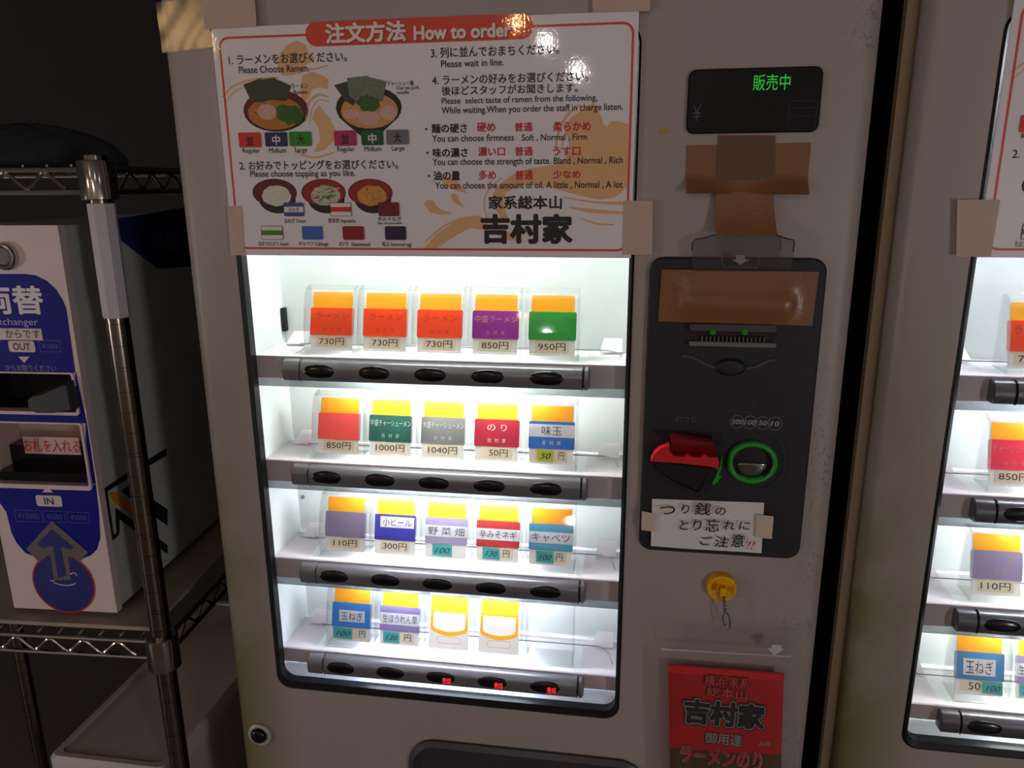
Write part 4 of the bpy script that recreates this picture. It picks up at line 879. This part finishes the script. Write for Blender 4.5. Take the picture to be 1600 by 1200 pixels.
mk('payout_opening', liner(up_, (M_LINE, M_LINE, M_LINE, M_LINE), .055), None, ch, True, recalc=False)
mk('payin_opening', liner(lo_, (M_PINK, M_PINK, M_LINE, M_PINK), .055), None, ch, True, recalc=False)
zm = lo_[2] + (lo_[3] - lo_[2]) * .50
mk('payin_tray', join(box(hx + .001, lo_[1] - .001, FY + .004, FY + .052, lo_[2] + .002, lo_[2] + .014), box(hx + .001, lo_[1] - .001, FY + .030, FY + .0545, lo_[2] + .014, zm)), M_GLOSSBLK, ch, True)
x0, x1, z0, z1 = fr(38, 125, 686, 706, FY + .0298)
pi = mk('paper_label', box(x0, x1, FY + .0290, FY + .0296, z0 - .003, z1 + .003), M_PINK, ch, True)
mk('lettering', tin('お札を入れる', x0, x1, z0, z1, FY + .0287, .012, .1), M_RED, pi, **kw)
for r in (up_, lo_):
    o_ = rr(hx - .004, r[1] + .0028, r[2] - (.006 if r is lo_ else .004), r[3] + .002, .004, 3); i_ = rr(hx, r[1], r[2], r[3], .003, 3)
    mk('opening_rim', ringplate(o_, i_, FY - .0035, FY), M_WHT, ch, True, smooth=True)
lv = [(43, 624), (50, 618), (68, 614), (84, 606), (108, 596), (116, 640), (100, 644), (80, 646), (56, 646), (45, 641)]
lvp = [(F2(a, b, FY - .012).x, F2(a, b, FY - .012).z) for a, b in lv]
cxl = sum(p[0] for p in lvp) / len(lvp); czl = sum(p[1] for p in lvp) / len(lvp)
mk('payout_lever', loft([at(lvp, FY + .03), at(lvp, FY - .010), [(cxl + (x - cxl) * .9, FY - .015, czl + (z - czl) * .86) for x, z in lvp]], True, True), mat('lever_charcoal', (52, 54, 58), .5), ch, True, smooth=True)
c = F2(9, 400); lkc = mk('key_lock', lathe([(.0170, 0), (.0170, -.004), (.0150, -.007), (.0120, -.0075), (.0105, -.004)], (c.x, FY, c.z), 'y', 24), M_CHROME, ch, True, smooth=True)
mk('key_slot', lathe([(.0104, -.0042), (.0098, -.0062), (.003, -.0066)], (c.x, FY, c.z), 'y', 20), M_GREYPL, lkc, True, smooth=True)
# round sticker with arrow sticker over it
c = F2(100, 911); ra, rb = F2(149, 915).x - c.x, c.z - F2(100, 957).z
stk = mk('round_sticker', [(flat(ell(c.x, c.z, ra, rb, 36), FY - .0008), mat('sticker_red', (196, 34, 44), .5)), (flat(ell(c.x, c.z, ra * .955, rb * .955, 36), FY - .0010), mat('sticker_blue', (36, 40, 118), .5, var=.12, scale=300))], None, ch, **kw)
for t0, r_, txt in ((0, 0, 0),):
    mk('sticker_emblem', join(tube([(F2(a, b).x, FY - .0013, F2(a, b).z) for a, b in smooth_pts([(80, 908, 0), (84, 906, 0), (86, 910, 0), (96, 913, 0), (110, 914, 0), (118, 911, 0)], 3) for a, b in ((a, b),)] if False else [(F2(a, b).x, FY - .0013, F2(a, b).z) for a, b in ((80, 907), (84, 906), (86, 910), (96, 913), (106, 914), (114, 913), (119, 911))], .0007, 5),
         tube([(F2(a, b).x, FY - .0013, F2(a, b).z) for a, b in ((111, 896), (116, 894), (120, 896), (121, 899))], .0007, 5)), M_WHITEINK, stk, **kw)
ars = mk('arrow_sticker', [(fpoly([(82, 813), (138.5, 862), (126, 877), (112, 868), (108, 868), (112, 905), (86, 906), (79, 864), (62, 878), (42, 857)], .0014), mat('sticker_silver', (118, 112, 108), .4, .3)),
                           (fpoly([(82, 826), (117, 855), (111, 858), (96, 853), (105, 899), (92, 902), (84, 852), (68, 856), (60, 848)], .0017), MATS['sticker_blue'])], None, ch, **kw)
# side of the changer: outlined mark and blue plate
def S2(px, py, lift=.0004): q = plane_hit(px, py, 0, FX1 - .001 + lift); return (q.x, q.y, q.z)
def spoly(pts, lift): return [S2(a, b, lift) for a, b in pts], [tuple(range(len(pts)))]
def sstroke(pts, wpx, lift, cl=False):
    return tube([S2(a, b, lift) for a, b in pts], .0001, 4)
mk('side_mark', [(spoly([(161, 764), (203, 736), (260, 700), (260, 712), (204, 745), (168, 768)], .0006), M_INK), (spoly([(161, 764), (168, 768), (178, 836), (171, 838)], .0006), M_INK), (spoly([(171, 838), (178, 836), (187, 828), (186, 836), (176, 845)], .0006), M_INK),
                 (spoly([(180, 793), (187, 798), (187, 832), (182, 834)], .0006), M_INK), (spoly([(180, 793), (262, 852), (262, 866), (186, 811)], .0007), M_INK), (spoly([(189, 768), (204, 756), (262, 796), (262, 822)], .0006), M_INK),
                 (spoly([(170, 772), (180, 769), (208, 788), (206, 803), (204, 803), (178, 785)], .0008), mat('mark_orange', (232, 150, 24), .5))], None, ch, **kw)
sp = mk('side_plate', spoly([(170, 344), (300, 322), (300, 416), (246, 420), (176, 366)], .0006), mat('side_blue', (30, 36, 92), .5), ch, **kw)
# wording on the side plate, laid along the depth of the housing
a0, a1 = S2(239, 380, .0009), S2(277, 380, .0009); zt, zb2 = S2(258, 360)[2], S2(258, 393)[2]
v, f = text_geo('両替', .0)
mk('lettering', ([(a0[0], a0[1] + (a1[1] - a0[1]) * x, zb2 + (zt - zb2) * y) for x, y, _ in v], f), mat('ink_sideblue', (92, 96, 120), .5), sp, **kw)

# ------------------------------------------------------------------ white cabinet under the rack
wz = .60
def zhit(px, py, z): d = ray(px, py); t = (z - CAM.z) / d.z; return CAM + d * t
a = zhit(72, 1182, wz); b = zhit(268, 1190, wz)
wc = thing('storage_cabinet', 'low white cabinet with a rimmed top standing under the wire rack', 'cabinet', ((a.x + b.x) / 2, a.y + .2, 0))
M_WC = mat('cabinet_white', (196, 184, 178), .5, var=.12, scale=14)
x0, x1, y0, y1 = a.x, min(b.x, -.615), a.y, a.y + .44
mk('body', box(x0 + .006, x1 - .006, y0 + .006, y1 - .006, 0, wz - .03), M_WC, wc)
mk('top', loft([[(x, y, z) for x, y in rr(x0 + i, x1 - i, y0 + i, y1 - i, .012, 4)] for i, z in ((0, wz - .03), (0, wz - .005), (.004, wz), (.012, wz), (.014, wz - .003))], True, True), M_WC, wc, smooth=True)
